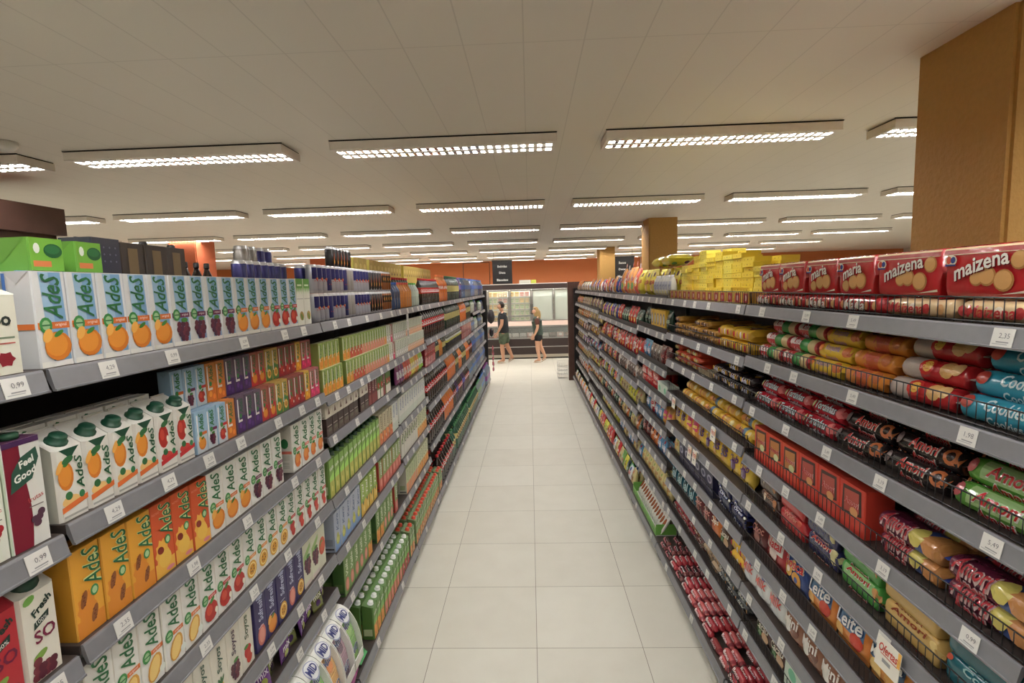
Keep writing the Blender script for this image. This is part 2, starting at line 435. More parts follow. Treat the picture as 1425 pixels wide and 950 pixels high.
def fence_mesh(L, h, step):
    p = P('wire_black')
    c = (20, 20, 20)
    for z in (0.006, h):
        p.tube([(0.01, 0, z), (L - 0.01, 0, z)], 0.0020, c, n=5)
    n = int((L - 0.02) / step)
    for k in range(n + 1):
        x = 0.01 + k * (L - 0.02) / n
        p.tube([(x, 0, 0.002), (x, 0, h)], 0.00145, c, n=4)
    for x in (0.006, L - 0.006): p.tube([(x, 0, h), (x, 0.012, h), (x, 0.014, 0.004)], 0.002, c, n=5)
    return p
def plate_mesh(L, h):
    p = P('shelf_black'); p.box(0.008, -0.001, 0, L - 0.008, 0.002, h, (30, 26, 26)); return p
_mc = {}
def cached(key, fn):
    if key not in _mc: _mc[key] = fn()
    return _mc[key]
def gondola(side, levels, LIP, name_word):
    for b, lv in enumerate(levels):
        y0, y1 = BAYS[b], BAYS[b + 1]; L = y1 - y0
        # bay frame: local x along the shelf, -y towards the aisle. left side: x -> +Y ; right side: x -> -Y
        if side < 0: loc, rz = (-LIP, y0, 0), PI / 2
        else: loc, rz = (LIP, y1, 0), -PI / 2
        r = ob('shelving_bay', None, loc=loc, rot=(0, 0, rz), label='%s bay of the %s gondola counted from the camera, grey price rails' % (ORD[b + 1], name_word), category='shelving', group='shelving bays of the %s gondola' % name_word)
        dp = BACKX - LIP
        key = (round(L, 3), round(LIP, 3))
        def bp():
            p = P('back_panel'); p.box(0.001, dp, 0.02, L - 0.001, dp + 0.02, 1.97, (46, 38, 36)); return p.mesh('back_panel')
        ob('back_panel', cached(('bp', key), bp), r)
        def up():
            p = P('shelf_black'); c = (30, 26, 26)
            p.box(-0.013, dp - 0.03, 0.0, 0.013, dp, 1.99, c)
            return p.mesh('upright')
        ob('upright', cached(('up', key), up), r, loc=(0.014 if b == 0 or side > 0 else 0.014, 0, 0))
        for z in lv:
            sh = ob('shelf', cached(('sh', key), lambda: shelf_mesh(L, dp - 0.032).mesh('shelf')), r, loc=(0, 0, z))
            ob('price_rail', cached(('rl', key), lambda: rail_mesh(L).mesh('price_rail')), sh)
            rnd = random.Random(int(z * 1000) + b * 77 + (5 if side > 0 else 0))
            n = 7 if (side < 0 and 1.5 < z < 1.6 and b in (1, 2)) else (5 if b < 4 else 3)
            if side > 0 and z > 1.65 and b < 2: n = 4
            if b == 0 and side < 0: n = 3
            for k in range(n):
                x = (k + 0.5) * L / n + rnd.uniform(-0.4, 0.4) * L / n * 0.6
                x = min(max(x, 0.035), L - 0.035)
                if b == 0 and side < 0: x = L - 0.07 - 0.3 * k
                t = ob('price_tag', rnd.choice(TAGS), sh, loc=(x, -0.0045, -0.0035), rot=(-0.2, 0, 0))
            if side > 0:
                if b <= 2 and not (b <= 1 and abs(z - 0.63) < 0.01) and not (b == 2 and abs(z - 1.06) < 0.01):
                    ob('wire_fence', cached(('fn', key), lambda: fence_mesh(L, 0.058, 0.0245).mesh('wire_fence')), sh, loc=(0, 0.006, 0.0))
                elif b > 2 and z < 1.9:
                    ob('edge_plate', cached(('pl', key), lambda: plate_mesh(L, 0.04).mesh('edge_plate')), sh, loc=(0, 0.006, 0.0), label='dark brown edge plate')
                elif b > 2:
                    ob('edge_plate', cached(('pl2', key), lambda: plate_mesh(L, 0.02).mesh('edge_plate')), sh, loc=(0, 0.006, 0.0), label='dark brown edge plate')
        # base deck sticks out further into the aisle
        e = LIP - LIP_BASE
        sh = ob('shelf', cached(('bs', key), lambda: shelf_mesh(L, BACKX - LIP_BASE - 0.032).mesh('base_shelf')), r, loc=(0, -e, BASE_Z), label='deep bottom shelf')
        ob('price_rail', cached(('rl', key), lambda: rail_mesh(L).mesh('price_rail')), sh)
        for k in range(2 if b < 6 else 1):
            ob('price_tag', TAGS[(k + b) % 6], sh, loc=(0.3 + k * 0.55, -0.0045, -0.0035), rot=(-0.21, 0, 0))
        if side > 0 and b <= 1:
            ob('wire_fence', cached(('fnb', key), lambda: fence_mesh(L, 0.10, 0.03).mesh('wire_fence')), sh, loc=(0, 0.006, 0.0))
        def ft():
            p = P('shelf_black'); c = (24, 22, 22)
            p.box(-0.02, 0, 0.012, 0.02, 0.05, BASE_Z - 0.02, c); p.tube([(0, 0.02, 0), (0, 0.02, 0.012)], 0.016, c, n=10)
            p.box(-0.015, 0.05, 0.04, 0.015, BACKX - LIP_BASE - 0.03, BASE_Z - 0.02, c)
            return p.mesh('foot')
        ob('foot', cached('ft' + name_word, ft), r, loc=(0.022, -e + 0.012, 0))
        ob('foot', cached('ft' + name_word, ft), r, loc=(L - 0.022, -e + 0.012, 0))
    # end panel
    p = P('shelf_black'); c = (38, 28, 28)
    p.box(-0.02, 0.0, 0.0, 0.02, BACKX - 0.93, 2.0, c)
    for z in (0.3, 0.9, 1.5): p.box(-0.024, 0.02, z, 0.024, 0.05, z + 0.3, c)
    ob('gondola_divider', p.mesh('end_panel'), loc=(side * 0.93, 10.975, 0), rot=(0, 0, PI / 2 if side < 0 else -PI / 2),
       label='dark brown end panel closing the far end of the %s gondola' % name_word, category='panel')
gondola(-1, LV_L, LIP_L, 'drinks')
gondola(1, LV_R, LIP_R, 'biscuit')
# ------------------------------------------------------------------ package shapes
DS = {}
class Design:
    pass
def design(key, name, cat, desc, w, h, d, body, parts=(), group=None):
    D = Design(); D.key, D.name, D.cat, D.desc, D.w, D.h, D.d = key, name, cat, desc, w, h, d
    D.group = group or desc
    D.body, D.parts = body, list(parts)
    D._b = D._m = None; D._p = None
    DS[key] = D
    return D
def body_mesh(D):
    if D._b is None: D._b = D.body.mesh(D.name)
    return D._b
def part_meshes(D):
    if D._p is None: D._p = [(n, q.mesh(n), l) for n, q, l in D.parts]
    return D._p
def merged_mesh(D):
    if not D.parts: return body_mesh(D)
    if D._m is None:
        q = P(*D.body.mats); q.add(D.body)
        for n, o, l in D.parts: q.add(o)
        D._m = q.mesh(D.name)
    return D._m
def brick(w, h, d, c, side=None, top=None, back=None, mat='carton_print', seam=True):
    """tetra-pack brick: chamfered long edges, folded top seam"""
    p = P(mat); side = side or c; top = top or side; back = back or c
    k = min(w, d) * 0.035
    X, Y = w / 2, d / 2
    ring = [(-X + k, -Y), (X - k, -Y), (X, -Y + k), (X, Y - k), (X - k, Y), (-X + k, Y), (-X, Y - k), (-X, -Y + k)]
    V = [(x, y, 0) for x, y in ring] + [(x, y, h) for x, y in ring]
    F = [(i, (i + 1) % 8, 8 + (i + 1) % 8, 8 + i) for i in range(8)] + [tuple(range(8, 16)), tuple(range(8))[::-1]]
    cols = [c, c, side, side, back, side, side, side, top, top]
    p.faces(V, F, cols)
    if seam:
        q = h + 0.0016
        p.box(-X + k, -0.0022, h, X - k, 0.0022, q, top)
        for s in (-1, 1):   # folded flap outline on the side
            p.face([(s * (X + 0.0005), -Y + k * 2, h), (s * (X + 0.0005), Y - k * 2, h), (s * (X + 0.0005), 0, h - d * 0.42)][::s], tuple(int(v * 0.93) for v in side))
    return p
def box_p(w, h, d, c, side=None, top=None, mat='carton_print'):
    p = brick(w, h, d, c, side, top, mat=mat, seam=False)
    # tuck-flap slit on the lid
    t = top or side or c
    p.box(-w / 2 + 0.004, -d * 0.02, h, w / 2 - 0.004, d * 0.02, h + 0.0006, tuple(int(v * 0.85) for v in t))
    return p
def secs_at(secs, t):
    if t <= secs[0][0]: return secs[0][1:]
    for a, b in zip(secs, secs[1:]):
        if t <= b[0]:
            k = (t - a[0]) / max(1e-9, b[0] - a[0]); return tuple(a[i] + (b[i] - a[i]) * k for i in (1, 2, 3))
    return secs[-1][1:]
def loft(p, axis, secs, colf, nseg=16, c0=0.0, mat=0, caps=True):
    """secs: (t, ra, rb, n); axis z: a=x, b=y(front=-); axis x: a=y(front=-), b=z about height c0"""
    V, F, C = [], [], []
    for t, ra, rb, n in secs:
        for j in range(nseg):
            th = 2 * PI * (j + 0.5) / nseg
            ct, st = math.cos(th), math.sin(th)
            a = ra * math.copysign(abs(ct) ** (2 / n), ct); b = rb * math.copysign(abs(st) ** (2 / n), st)
            V.append((a, b, t) if axis == 'z' else (t, -a, c0 + b))
    m = len(secs)
    for k in range(m - 1):
        for j in range(nseg):
            q = (k * nseg + j, k * nseg + (j + 1) % nseg, (k + 1) * nseg + (j + 1) % nseg, (k + 1) * nseg + j)
            F.append(q)
            C.append(colf((secs[k][0] + secs[k + 1][0]) / 2, (j + 1) / nseg) if callable(colf) else colf)
    if caps:
        F.append(tuple(range(nseg))[::-1]); C.append(colf(secs[0][0], 0) if callable(colf) else colf)
        F.append(tuple(range((m - 1) * nseg, m * nseg))); C.append(colf(secs[-1][0], 0) if callable(colf) else colf)
    p.faces(V, F, C, mat, True)
def bands(lst, default):
    """lst of (t0, t1, colour)"""
    def f(t, a):
        for t0, t1, c in lst:
            if t0 <= t <= t1: return c
        return default
    return f
def m_bag(secs, flip=1):         # axis z, front
    def f(u, v, l):
        ra, rb, n = secs_at(secs, v)
        q = max(0.0, 1 - min(1, abs(u / max(ra, 1e-6))) ** n) ** (1 / n)
        return (u, -flip * (rb * q + EPS * 2 * l + 0.0004), v)
    return f
def m_roll(secs, c0, phi=0.5):   # axis x roll (n=2): v = arc length around from angle phi above the front
    def f(u, v, l):
        ra, rb, n = secs_at(secs, u)
        th = phi + v / max(rb, 0.005)
        r = 1 + (EPS * 2 * l + 0.0012) / max(rb, 0.005)
        ct, st = math.cos(th), math.sin(th)
        a = ra * math.copysign(abs(ct) ** (2 / n), ct); b = rb * math.copysign(abs(st) ** (2 / n), st)
        return (u, -a * r, c0 + b * r)
    return f
def m_packf(secs, c0):           # axis x pack: front face
    def f(u, v, l):
        ra, rb, n = secs_at(secs, u)
        q = max(0.0, 1 - min(1, abs((v - c0) / max(rb, 1e-6))) ** n) ** (1 / n)
        return (u, -(ra * q + EPS * 2 * l + 0.0004), v)
    return f
def m_packt(secs, c0):           # axis x pack: top face, v runs towards the back
    def f(u, v, l):
        ra, rb, n = secs_at(secs, u)
        q = max(0.0, 1 - min(1, abs(v / max(ra, 1e-6))) ** n) ** (1 / n)
        return (u, v, c0 + rb * q + EPS * 2 * l + 0.0004)
    return f
def pick(c, k):
    return tuple(max(0, min(255, int(v * k))) for v in c)
# ---- printed motifs
GRN = (38, 122, 58); DGR = (30, 88, 52); LEAF = (62, 132, 48)
def fruit(p, mp, kind, u, v, r, L=1, rv=None):
    rv = rv or r
    e = lambda a, b, x, y, c, l=L, **k: ell(p, mp, u + a * r, v + b * rv, x * r, y * rv, c, l, **k)
    if kind == 'orange':
        e(0, 0, 1, 1, (222, 120, 30)); e(-.12, .1, .82, .8, (234, 142, 40), L + 1); e(-.7, .75, .32, .5, (240, 170, 70), L + 1, rot=-.5); e(.1, .85, .4, .16, LEAF, L + 2, rot=.5)
    elif kind == 'grape':
        for i, (a, b) in enumerate([(-.5, .55), (0, .6), (.5, .5), (-.6, .1), (-.15, .15), (.3, .1), (.65, .05), (-.4, -.3), (.05, -.3), (.45, -.35), (-.1, -.7), (.3, -.75)]):
            e(a, b, .3, .3, [(92, 30, 52), (72, 26, 58), (112, 42, 60)][i % 3], L + i % 2, n=8)
        e(.2, .95, .45, .2, LEAF, L + 2)
    elif kind == 'apple':
        e(0, 0, 1, 1, (186, 38, 30)); e(-.25, .2, .45, .5, (214, 70, 50), L + 1); e(.25, 1.0, .4, .2, LEAF, L + 1, rot=.6); e(.75, -.3, .22, .3, (238, 232, 210), L + 1)
    elif kind == 'melon':
        e(0, 0, .75, 1.15, (216, 150, 50), rot=-.4); e(-.05, 0, .55, 1.0, (238, 200, 110), L + 1, rot=-.4); e(.8, -.6, .35, .35, (226, 232, 222), L)
    elif kind == 'passion':
        e(0, 0, .95, 1, (222, 160, 40)); e(0, 0, .75, .8, (244, 214, 130), L + 1); e(0, 0, .6, .62, (216, 146, 30), L + 2)
        for a, b in ((-.25, .2), (.25, .25), (0, -.25), (-.3, -.15), (.3, -.1)): e(a, b, .09, .12, (80, 50, 30), L + 3, n=6)
    elif kind == 'strawberry':
        e(0, .25, .7, .7, (196, 40, 36)); e(.15, -.45, .55, .65, (208, 56, 40), L + 1); e(-.3, .85, .45, .2, LEAF, L + 2); e(.7, 0, .25, .4, (240, 232, 216), L + 1)
    elif kind == 'peach':
        e(0, 0, .9, 1, (216, 108, 40)); e(-.2, .25, .6, .65, (232, 140, 56), L + 1); e(.1, .95, .45, .2, LEAF, L + 2); e(.75, -.35, .2, .35, (240, 232, 216), L + 1)
    elif kind == 'pineapple':
        e(0, -.2, .5, .8, (222, 180, 70)); e(.35, -.5, .35, .6, (238, 212, 120), L + 1)
        for a in (-.5, 0, .5): e(a * .5, .75, .15, .45, (60, 110, 60), L + 1, rot=-a)
    elif kind == 'pear':
        e(0, -.25, .85, .8, (186, 186, 70)); e(0, .45, .45, .55, (176, 180, 70)); e(-.2, -.2, .4, .5, (206, 206, 110), L + 1)
    elif kind == 'guava':
        e(0, 0, .8, 1.1, (214, 110, 96)); e(0, 0, .55, .8, (228, 146, 124), L + 1)
    elif kind == 'tomato':
        e(0, 0, 1, 1.1, (206, 74, 44)); e(-.2, .3, .5, .5, (120, 140, 60), L + 1); e(0, -.1, .6, .6, (224, 92, 56), L + 2)
    elif kind == 'honey':
        e(0, 0, .5, 1, (150, 84, 40), rot=-.35)
        for a, b in ((-.15, .5), (.1, .2), (-.1, -.1), (.12, -.4), (0, -.65)): e(a, b, .2, .12, (120, 62, 34), L + 1, n=6)
BLU = (96, 150, 204); WHT = (228, 227, 219)
def soy(p, w, h, d, fr, bandc, kind='blue', bg=WHT):
    """upright-lettered soy drink print"""
    mp = m_front(-d / 2)
    k = min(w, d) * 0.035; X = w / 2 - k
    if kind == 'blue':
        poly(p, mp, [(-X * .62, h * .99), (X * .78, h * .99), (X * .92, h * .06), (-X * .22, h * .06)], (120, 168, 212), 1)
        poly(p, mp, [(-X * .62, h * .99), (0, h * .99), (X * .1, h * .42), (-X * .48, h * .42)], (150, 186, 216), 2)
        rect(p, mp, -X, 0, X, h * .06, WHT, 2)
    rect(p, mp, -X, h * .40, X, h * .47, bandc, 3) if kind == 'blue' else rect(p, mp, -X * .1, h * .405, X, h * .465, bandc, 3)
    ell(p, mp, -X * .52, h * .44, w * .19, w * .22, (52, 140, 66), 4, 12); ell(p, mp, -X * .52, h * .44, w * .12, w * .14, (150, 196, 140), 5, 10); rect(p, mp, -X * .78, h * .432, -X * .26, h * .448, (40, 112, 58), 6)
    txt(p, mp, 'soja' if False else 'original', X * .42, h * .437, w * .34, (250, 236, 226), 5)
    fruit(p, mp, fr, X * .12, h * .215, w * .41, 4, h * .155)
    txt(p, mp, 'AdeS', X * .04, h * .735, h * .48, (34, 108, 58), 5, rot=PI / 2, shear=0.34, height=w * .56, bold=0.014)
    for s, f in ((-1, m_left(-w / 2)), (1, m_right(w / 2))):
        rect(p, f, -d / 2 + .003, h * .40, d / 2 - .003, h * .46, bandc, 1)
        if kind == 'blue': rect(p, f, -d / 2 + .003, h * .02, -d / 2 + .010, h * .98, (70, 120, 200), 2)
        else:
            ell(p, f, 0, h * .62, d * .26, d * .34, (44, 120, 66), 2, 12); rect(p, f, -d * .32, h * .26, d * .3, h * .38, (202, 198, 184), 2)
            for q in range(4): rect(p, f, -d * .3, h * (.1 + q * .035), d * .25, h * (.11 + q * .035), (150, 150, 140), 2)
ORG, PUR, RED, PNK = (226, 112, 44), (112, 34, 84), (206, 40, 44), (224, 60, 120)
W1, H1, D1 = 0.0755, 0.197, 0.062
for fr, bc in (('orange', ORG), ('grape', PUR), ('apple', RED)):
    p = brick(W1, H1, D1, (214, 214, 212), (206, 208, 210), (120, 160, 214)); soy(p, W1, H1, D1, fr, bc, 'blue')
    design('blue_' + fr, 'soy_juice_carton', 'juice carton', 'blue %s soy juice carton' % fr, W1, H1, D1, p)
for fr, bc in (('orange', ORG), ('grape', PUR), ('apple', RED), ('melon', ORG), ('passion', (230, 140, 40)), ('strawberry', RED), ('peach', (232, 110, 90))):
    p = brick(W1, H1, D1, WHT, (216, 212, 200), WHT); soy(p, W1, H1, D1, fr, bc, 'white')
    design('white_' + fr, 'soy_juice_carton', 'juice carton', 'white %s soy juice carton' % (fr if fr != 'passion' else 'passionfruit'), W1, H1, D1, p)
def warm(bg, spl, kind):
    p = brick(W1, H1, D1, bg, pick(bg, .92), bg); mp = m_front(-D1 / 2); w, h = W1, H1
    rect(p, mp, -w * .46, 0, w * .46, h * .2, spl, 1)
    ell(p, mp, -w * .1, h * .3, w * .34, h * .22, spl, 1, 20, jag=.2)
    if kind == 'honey':
        fruit(p, mp, 'honey', -w * .18, h * .42, w * .2, 2, h * .1); fruit(p, mp, 'honey', w * .12, h * .2, w * .2, 2, h * .1)
    else:
        ell(p, mp, 0, h * .22, w * .3, h * .12, (240, 190, 70), 2, 14); ell(p, mp, -w * .18, h * .36, w * .16, h * .05, (140, 40, 30), 3, rot=-.6); ell(p, mp, w * .2, h * .06, w * .2, h * .03, (230, 130, 140), 3)
        txt(p, mp, 'NOVO', -w * .25, h * .88, w * .34, (244, 150, 120), 2)
    ell(p, mp, w * .18, h * .46, w * .14, w * .17, (52, 140, 76), 4, 12); ell(p, mp, w * .18, h * .46, w * .09, w * .11, (170, 206, 150), 5, 10)
    txt(p, mp, 'AdeS', w * .16, h * .75, h * .47, (214, 226, 150), 4, rot=PI / 2, shear=0.34, height=w * .60, bold=0.035)
    txt(p, mp, 'AdeS', w * .16, h * .75, h * .47, (30, 106, 60), 6, rot=PI / 2, shear=0.34, height=w * .58, bold=0.006)
    return p
design('honey', 'soy_juice_carton', 'juice carton', 'amber honeycomb soy drink carton', W1, H1, D1, warm((232, 160, 40), (226, 134, 34), 'honey'))
design('splash', 'soy_juice_carton', 'juice carton', 'orange-red splash soy drink carton', W1, H1, D1, warm((222, 84, 36), (240, 176, 60), 'splash'))
def greenwhite():
    w, h, d = .068, .2, .062
    p = brick(w, h, d, (226, 226, 212), None, (120, 170, 60)); mp = m_front(-d / 2)
    rect(p, mp, -w * .46, h * .80, w * .46, h, (84, 150, 50), 1)
    for k in range(6): poly(p, mp, [(-w * .46 + k * w * .153, h * .81), (-w * .46 + (k + 1) * w * .153, h * .81), (-w * .4 + k * w * .153, h * (.66 + .05 * (k % 2)))], (120, 176, 80), 1)
    rect(p, mp, -w * .3, h * .84, w * .3, h * .88, (210, 226, 190), 2); rect(p, mp, -w * .42, h * .56, w * .42, h * .575, (170, 170, 160), 1)
    ell(p, mp, w * .1, h * .2, w * .28, h * .1, (166, 132, 60), 1, rot=.6); ell(p, mp, w * .1, h * .18, w * .12, h * .09, (96, 130, 40), 2, rot=.6)
    return p
design('greenwhite', 'soy_milk_carton', 'soy milk carton', 'white soy milk carton with grass-green top', .068, .2, .062, greenwhite())
# cartons with slanted top and screw cap
def prisma(w, h, d, c, side, capc, slant=.035, capr=.0155, capside=False):
    p = P('carton_print'); X, Y = w / 2, d / 2; k = .006
    ring = [(-X + k, -Y), (X - k, -Y), (X, -Y + k), (X, Y - k), (X - k, Y), (-X + k, Y), (-X, Y - k), (-X, -Y + k)]
    zt = [h - slant, h - slant, h - slant + .002, h, h, h, h, h - slant + .002]
    V = [(x, y, 0) for x, y in ring] + [(x, y, z) for (x, y), z in zip(ring, zt)]
    F = [(i, (i + 1) % 8, 8 + (i + 1) % 8, 8 + i) for i in range(8)] + [tuple(range(8, 16)), tuple(range(8))[::-1]]
    p.faces(V, F, [c, c, side, side, c, side, side, side, side, side])
    p.box(-X + k, Y - .004, h, X - k, Y, h + .004, side)
    cap = P('plastic')
    n = Vector((0, -slant, d)).normalized()
    b = Vector((0, -Y * .25, h - slant * .62))
    u1 = Vector((1, 0, 0)); u2 = n.cross(u1)
    rings = []
    for t, r in ((-.001, capr * 1.25), (.004, capr * 1.25), (.0045, capr), (.016, capr), (.018, capr * .88)):
        rings.append([b + n * t + u1 * (r * math.cos(2 * PI * j / 16)) + u2 * (r * math.sin(2 * PI * j / 16)) for j in range(16)])
    V = [q for R in rings for q in R]; F = []
    for a in range(4):
        for j in range(16): F.append((a * 16 + j, a * 16 + (j + 1) % 16, (a + 1) * 16 + (j + 1) % 16, (a + 1) * 16 + j))
    F.append(tuple(range(64, 80)))
    cap.faces(V, F, capc, 0, True)
    return p, cap
def capsoy(fr, bc):
    w, h, d = .071, .188, .07
    p, cap = prisma(w, h, d, (228, 226, 216), (212, 209, 200), (22, 74, 52), .036, .0165); mp = m_front(-d / 2); hh = h - .036
    # green collar under the cap
    poly(p, mp, [(-w * .34, hh), (w * .34, hh), (w * .16, hh - .012), (w * .02, hh - .024), (-w * .12, hh - .014)], (22, 74, 52), 1)
    fruit(p, mp, fr, -w * .2, hh * .62, w * .26, 1, hh * .2)
    ell(p, mp, -w * .1, hh * .84, w * .2, hh * .05, (48, 110, 60), 3, rot=.3); ell(p, mp, -w * .18, hh * .34, w * .12, hh * .06, (48, 110, 60), 3, rot=.5)
    poly(p, mp, [(-w * .45, hh * .12), (w * .45, hh * .2), (w * .45, hh * .28), (-w * .45, hh * .2)], bc, 3)
    ell(p, mp, -w * .12, hh * .26, w * .3, hh * .08, (240, 190, 110) if fr == 'orange' else (212, 60, 54), 2, 14)
    txt(p, mp, 'AdeS', w * .24, hh * .62, hh * .5, DGR, 4, rot=PI / 2, shear=.25, height=w * .26, bold=.02)
    ell(p, mp, w * .25, hh * .3, w * .1, w * .12, (52, 130, 76), 4, 10)
    rect(p, mp, -w * .4, hh * .04, w * .4, hh * .07, (170, 170, 160), 1)
    return p, cap
for fr, bc in (('orange', (232, 110, 44)), ('apple', (208, 40, 44))):
    p, cap = capsoy(fr, bc)
    design('cap_' + fr, 'soy_juice_carton', 'juice carton', 'green-capped %s soy juice carton' % fr, .071, .188, .07, p, [('screw_cap', cap, 'dark green screw cap')])
# small straw cartons
def mini(bg, low, txtc, fr=None, w=.0505, h=.125, d=.038, word='AdeS', band=None, top=None):
    p = brick(w, h, d, bg, pick(bg, .95), top or bg); mp = m_front(-d / 2)
    rect(p, mp, -w * .46, 0, w * .46, h * .42, low, 1)
    for k in range(5): ell(p, mp, -w * .36 + k * w * .18, h * .42, w * .1, h * (.03 + .015 * (k % 2)), low, 1, 8)
    if fr: fruit(p, mp, fr, 0, h * .22, w * .33, 2, h * .15)
    else:
        ell(p, mp, -w * .15, h * .2, w * .16, h * .08, pick(low, 1.35), 2, 10); ell(p, mp, w * .2, h * .12, w * .14, h * .07, pick(low, 1.2), 2, 10); rect(p, mp, -w * .3, h * .3, w * .1, h * .36, (236, 228, 220), 2)
    if band: rect(p, mp, -w * .1, h * .42, w * .46, h * .49, band, 3)
    ell(p, mp, -w * .1, h * .46, w * .14, w * .16, (52, 140, 66), 4, 8)
    if word: txt(p, mp, word, 0, h * .74, h * .42, txtc, 4, rot=PI / 2, shear=.25, height=w * .42, bold=.02)
    p.box(-w * .36, -d / 2 - .002, h * .3, -w * .3, -d / 2, h * .92, (232, 232, 232))     # straw in its sleeve
    return p
for key, desc, bg, low, tc, fr, band in (
    ('m_blueo', 'small blue orange juice carton', (150, 186, 214), (196, 206, 214), GRN, 'orange', ORG),
    ('m_blueg', 'small blue grape juice carton', (150, 186, 214), (196, 206, 214), GRN, 'grape', PUR),
    ('m_bluea', 'small blue apple juice carton', (150, 186, 214), (196, 206, 214), GRN, 'apple', RED),
    ('m_orange', 'small orange straw carton', (206, 124, 50), (230, 118, 40), (60, 110, 50), None, None),
    ('m_purple', 'small purple straw carton', (104, 84, 104), (78, 44, 108), (44, 96, 70), None, None),
    ('m_red', 'small red straw carton', (170, 90, 74), (206, 40, 50), (60, 110, 56), 'orange', None),
    ('m_gold', 'small gold straw carton', (196, 160, 70), (70, 130, 60), (60, 110, 56), 'passion', None),
    ('m_dred', 'small dark red straw carton', (150, 66, 60), (160, 30, 44), (60, 120, 60), 'apple', None),
    ('m_yellow', 'small yellow straw carton', (222, 180, 60), (234, 150, 30), (60, 110, 50), None, None),
    ('m_pink', 'small pink straw carton', (184, 100, 100), (222, 50, 100), (60, 110, 56), None, None)):
    design(key, 'straw_juice_carton', 'small juice carton', desc, .0505, .125, .038, mini(bg, low, tc, fr, band=band))
for key, desc, low, fr in (('g_orange', 'small green carton with orange juice print', (232, 156, 48), 'orange'), ('g_red', 'small green carton with red fruit print', (206, 70, 44), 'strawberry'), ('g_pink', 'small green carton with pink fruit print', (226, 138, 110), 'guava')):
    design(key, 'straw_juice_carton', 'small juice carton', desc, .0505, .125, .038, mini((150, 172, 84), low, (60, 100, 50), fr, word='Kapo', top=(186, 190, 150)))
for key, desc, low in (('w_grey', 'small pale grey yoghurt-drink carton', (200, 196, 190)), ('w_peach', 'small peach-striped carton', (226, 160, 120))):
    design(key, 'straw_juice_carton', 'small juice carton', desc, .0505, .125, .038, mini((206, 208, 186), low, (96, 130, 100), None, word='Del'))
# generic 1 L cartons in the look of each shelf
def litre(bg, low, fr=None, word=None, wc=(255, 255, 255), side=None, w=W1, h=H1, d=D1, top=None, frv=.25, fs=.36, diag=False, low_h=.4, wrot=PI / 2, extra=None):
    p = brick(w, h, d, bg, side, top or bg); mp = m_front(-d / 2)
    if low: rect(p, mp, -w * .46, 0, w * .46, h * low_h, low, 1)
    if diag: poly(p, mp, [(-w * .46, h * .5), (w * .46, h * .8), (w * .46, h * .9), (-w * .46, h * .72)], diag, 1)
    if fr: fruit(p, mp, fr, 0, h * frv, w * fs, 2, h * fs * .42)
    if word:
        if wrot: txt(p, mp, word, 0, h * .72, h * .44, wc, 4, rot=wrot, shear=.2, height=w * .4, bold=.02)
        else: txt(p, mp, word, 0, h * .72, w * .78, wc, 4, rot=.15, shear=.2, bold=.02)
    if extra: extra(p, mp, w, h, d)
    for f in (m_left(-w / 2), m_right(w / 2)):
        rect(p, f, -d * .4, h * .06, d * .4, h * .1, (60, 60, 60), 1); rect(p, f, -d * .35, h * .16, d * .3, h * .34, pick(bg, .85), 1)
    return p
def L1(key, desc, *a, name='juice_carton', cat='juice carton', **k):
    design(key, name, cat, desc, k.get('w', W1), k.get('h', H1), k.get('d', D1), litre(*a, **k))
for fr, c2 in (('pineapple', (70, 100, 80)), ('grape', (80, 60, 80)), ('strawberry', (80, 100, 70))):
    L1('soyos_' + fr, 'cream %s soy carton with script lettering' % fr, (220, 216, 200), None, fr, 'Soyos', c2, frv=.24, fs=.4)
def navx(p, mp, w, h, d):
    ell(p, mp, 0, h * .96, w * .3, h * .03, (170, 180, 216), 2); rect(p, mp, -w * .25, h * .40, w * .2, h * .415, (190, 190, 210), 2)
L1('navy_orange', 'navy blue orange nectar carton', (52, 44, 100), None, 'orange', 'Sufresh', (190, 196, 226), frv=.2, fs=.4, extra=navx)
L1('navy_passion', 'navy blue passionfruit nectar carton', (52, 44, 100), None, 'passion', 'Sufresh', (190, 196, 226), frv=.2, fs=.4, extra=navx)
L1('navy_guava', 'navy blue red-fruit nectar carton', (52, 44, 100), None, 'guava', 'Sufresh', (190, 196, 226), frv=.24, fs=.42, extra=navx)
L1('mix_grape', 'cream carton with grapes down its side', (214, 216, 190), (214, 200, 190), 'grape', None, frv=.45, fs=.5, diag=(150, 190, 110), low_h=.1)
L1('mix_tomato', 'cream carton with big red fruit', (214, 216, 190), None, 'tomato', None, frv=.5, fs=.45)
L1('peargreen', 'lime green pear juice carton', (120, 176, 56), (196, 190, 90), 'pear', 'mais', (60, 60, 60), frv=.26, fs=.5, side=(100, 150, 50), low_h=.5)
L1('pinkred', 'pink and red fruit juice carton', (196, 186, 150), (222, 120, 84), 'peach', 'mais', (110, 90, 70), side=(120, 110, 84))
L1('skyblue', 'pale blue coconut juice carton', (170, 180, 200), (120, 156, 206), 'pear', 'Kero', (90, 110, 150), frv=.3, low_h=.3)
L1('limeyellow', 'lime and yellow pineapple juice carton', (150, 184, 70), (228, 180, 60), 'pineapple', 'Tial', (240, 240, 230), frv=.25, side=(86, 110, 60))
L1('redfruit', 'green and red fruit juice carton', (130, 160, 84), (206, 90, 76), 'guava', 'mais', (240, 240, 240), side=(190, 60, 50))
L1('guavapink', 'green carton with pink guava halves', (112, 150, 74), None, 'guava', 'Valle', (220, 230, 200), frv=.26, fs=.4, side=(70, 110, 50))
L1('orangegreen', 'green carton with orange slices', (106, 148, 70), (232, 150, 50), 'orange', 'Valle', (220, 230, 200), frv=.24, side=(66, 106, 50))
L1('whiteblue', 'white juice carton with blue lettering', (214, 216, 206), (196, 206, 190), None, 'Fruthos', (70, 96, 160), low_h=.3)
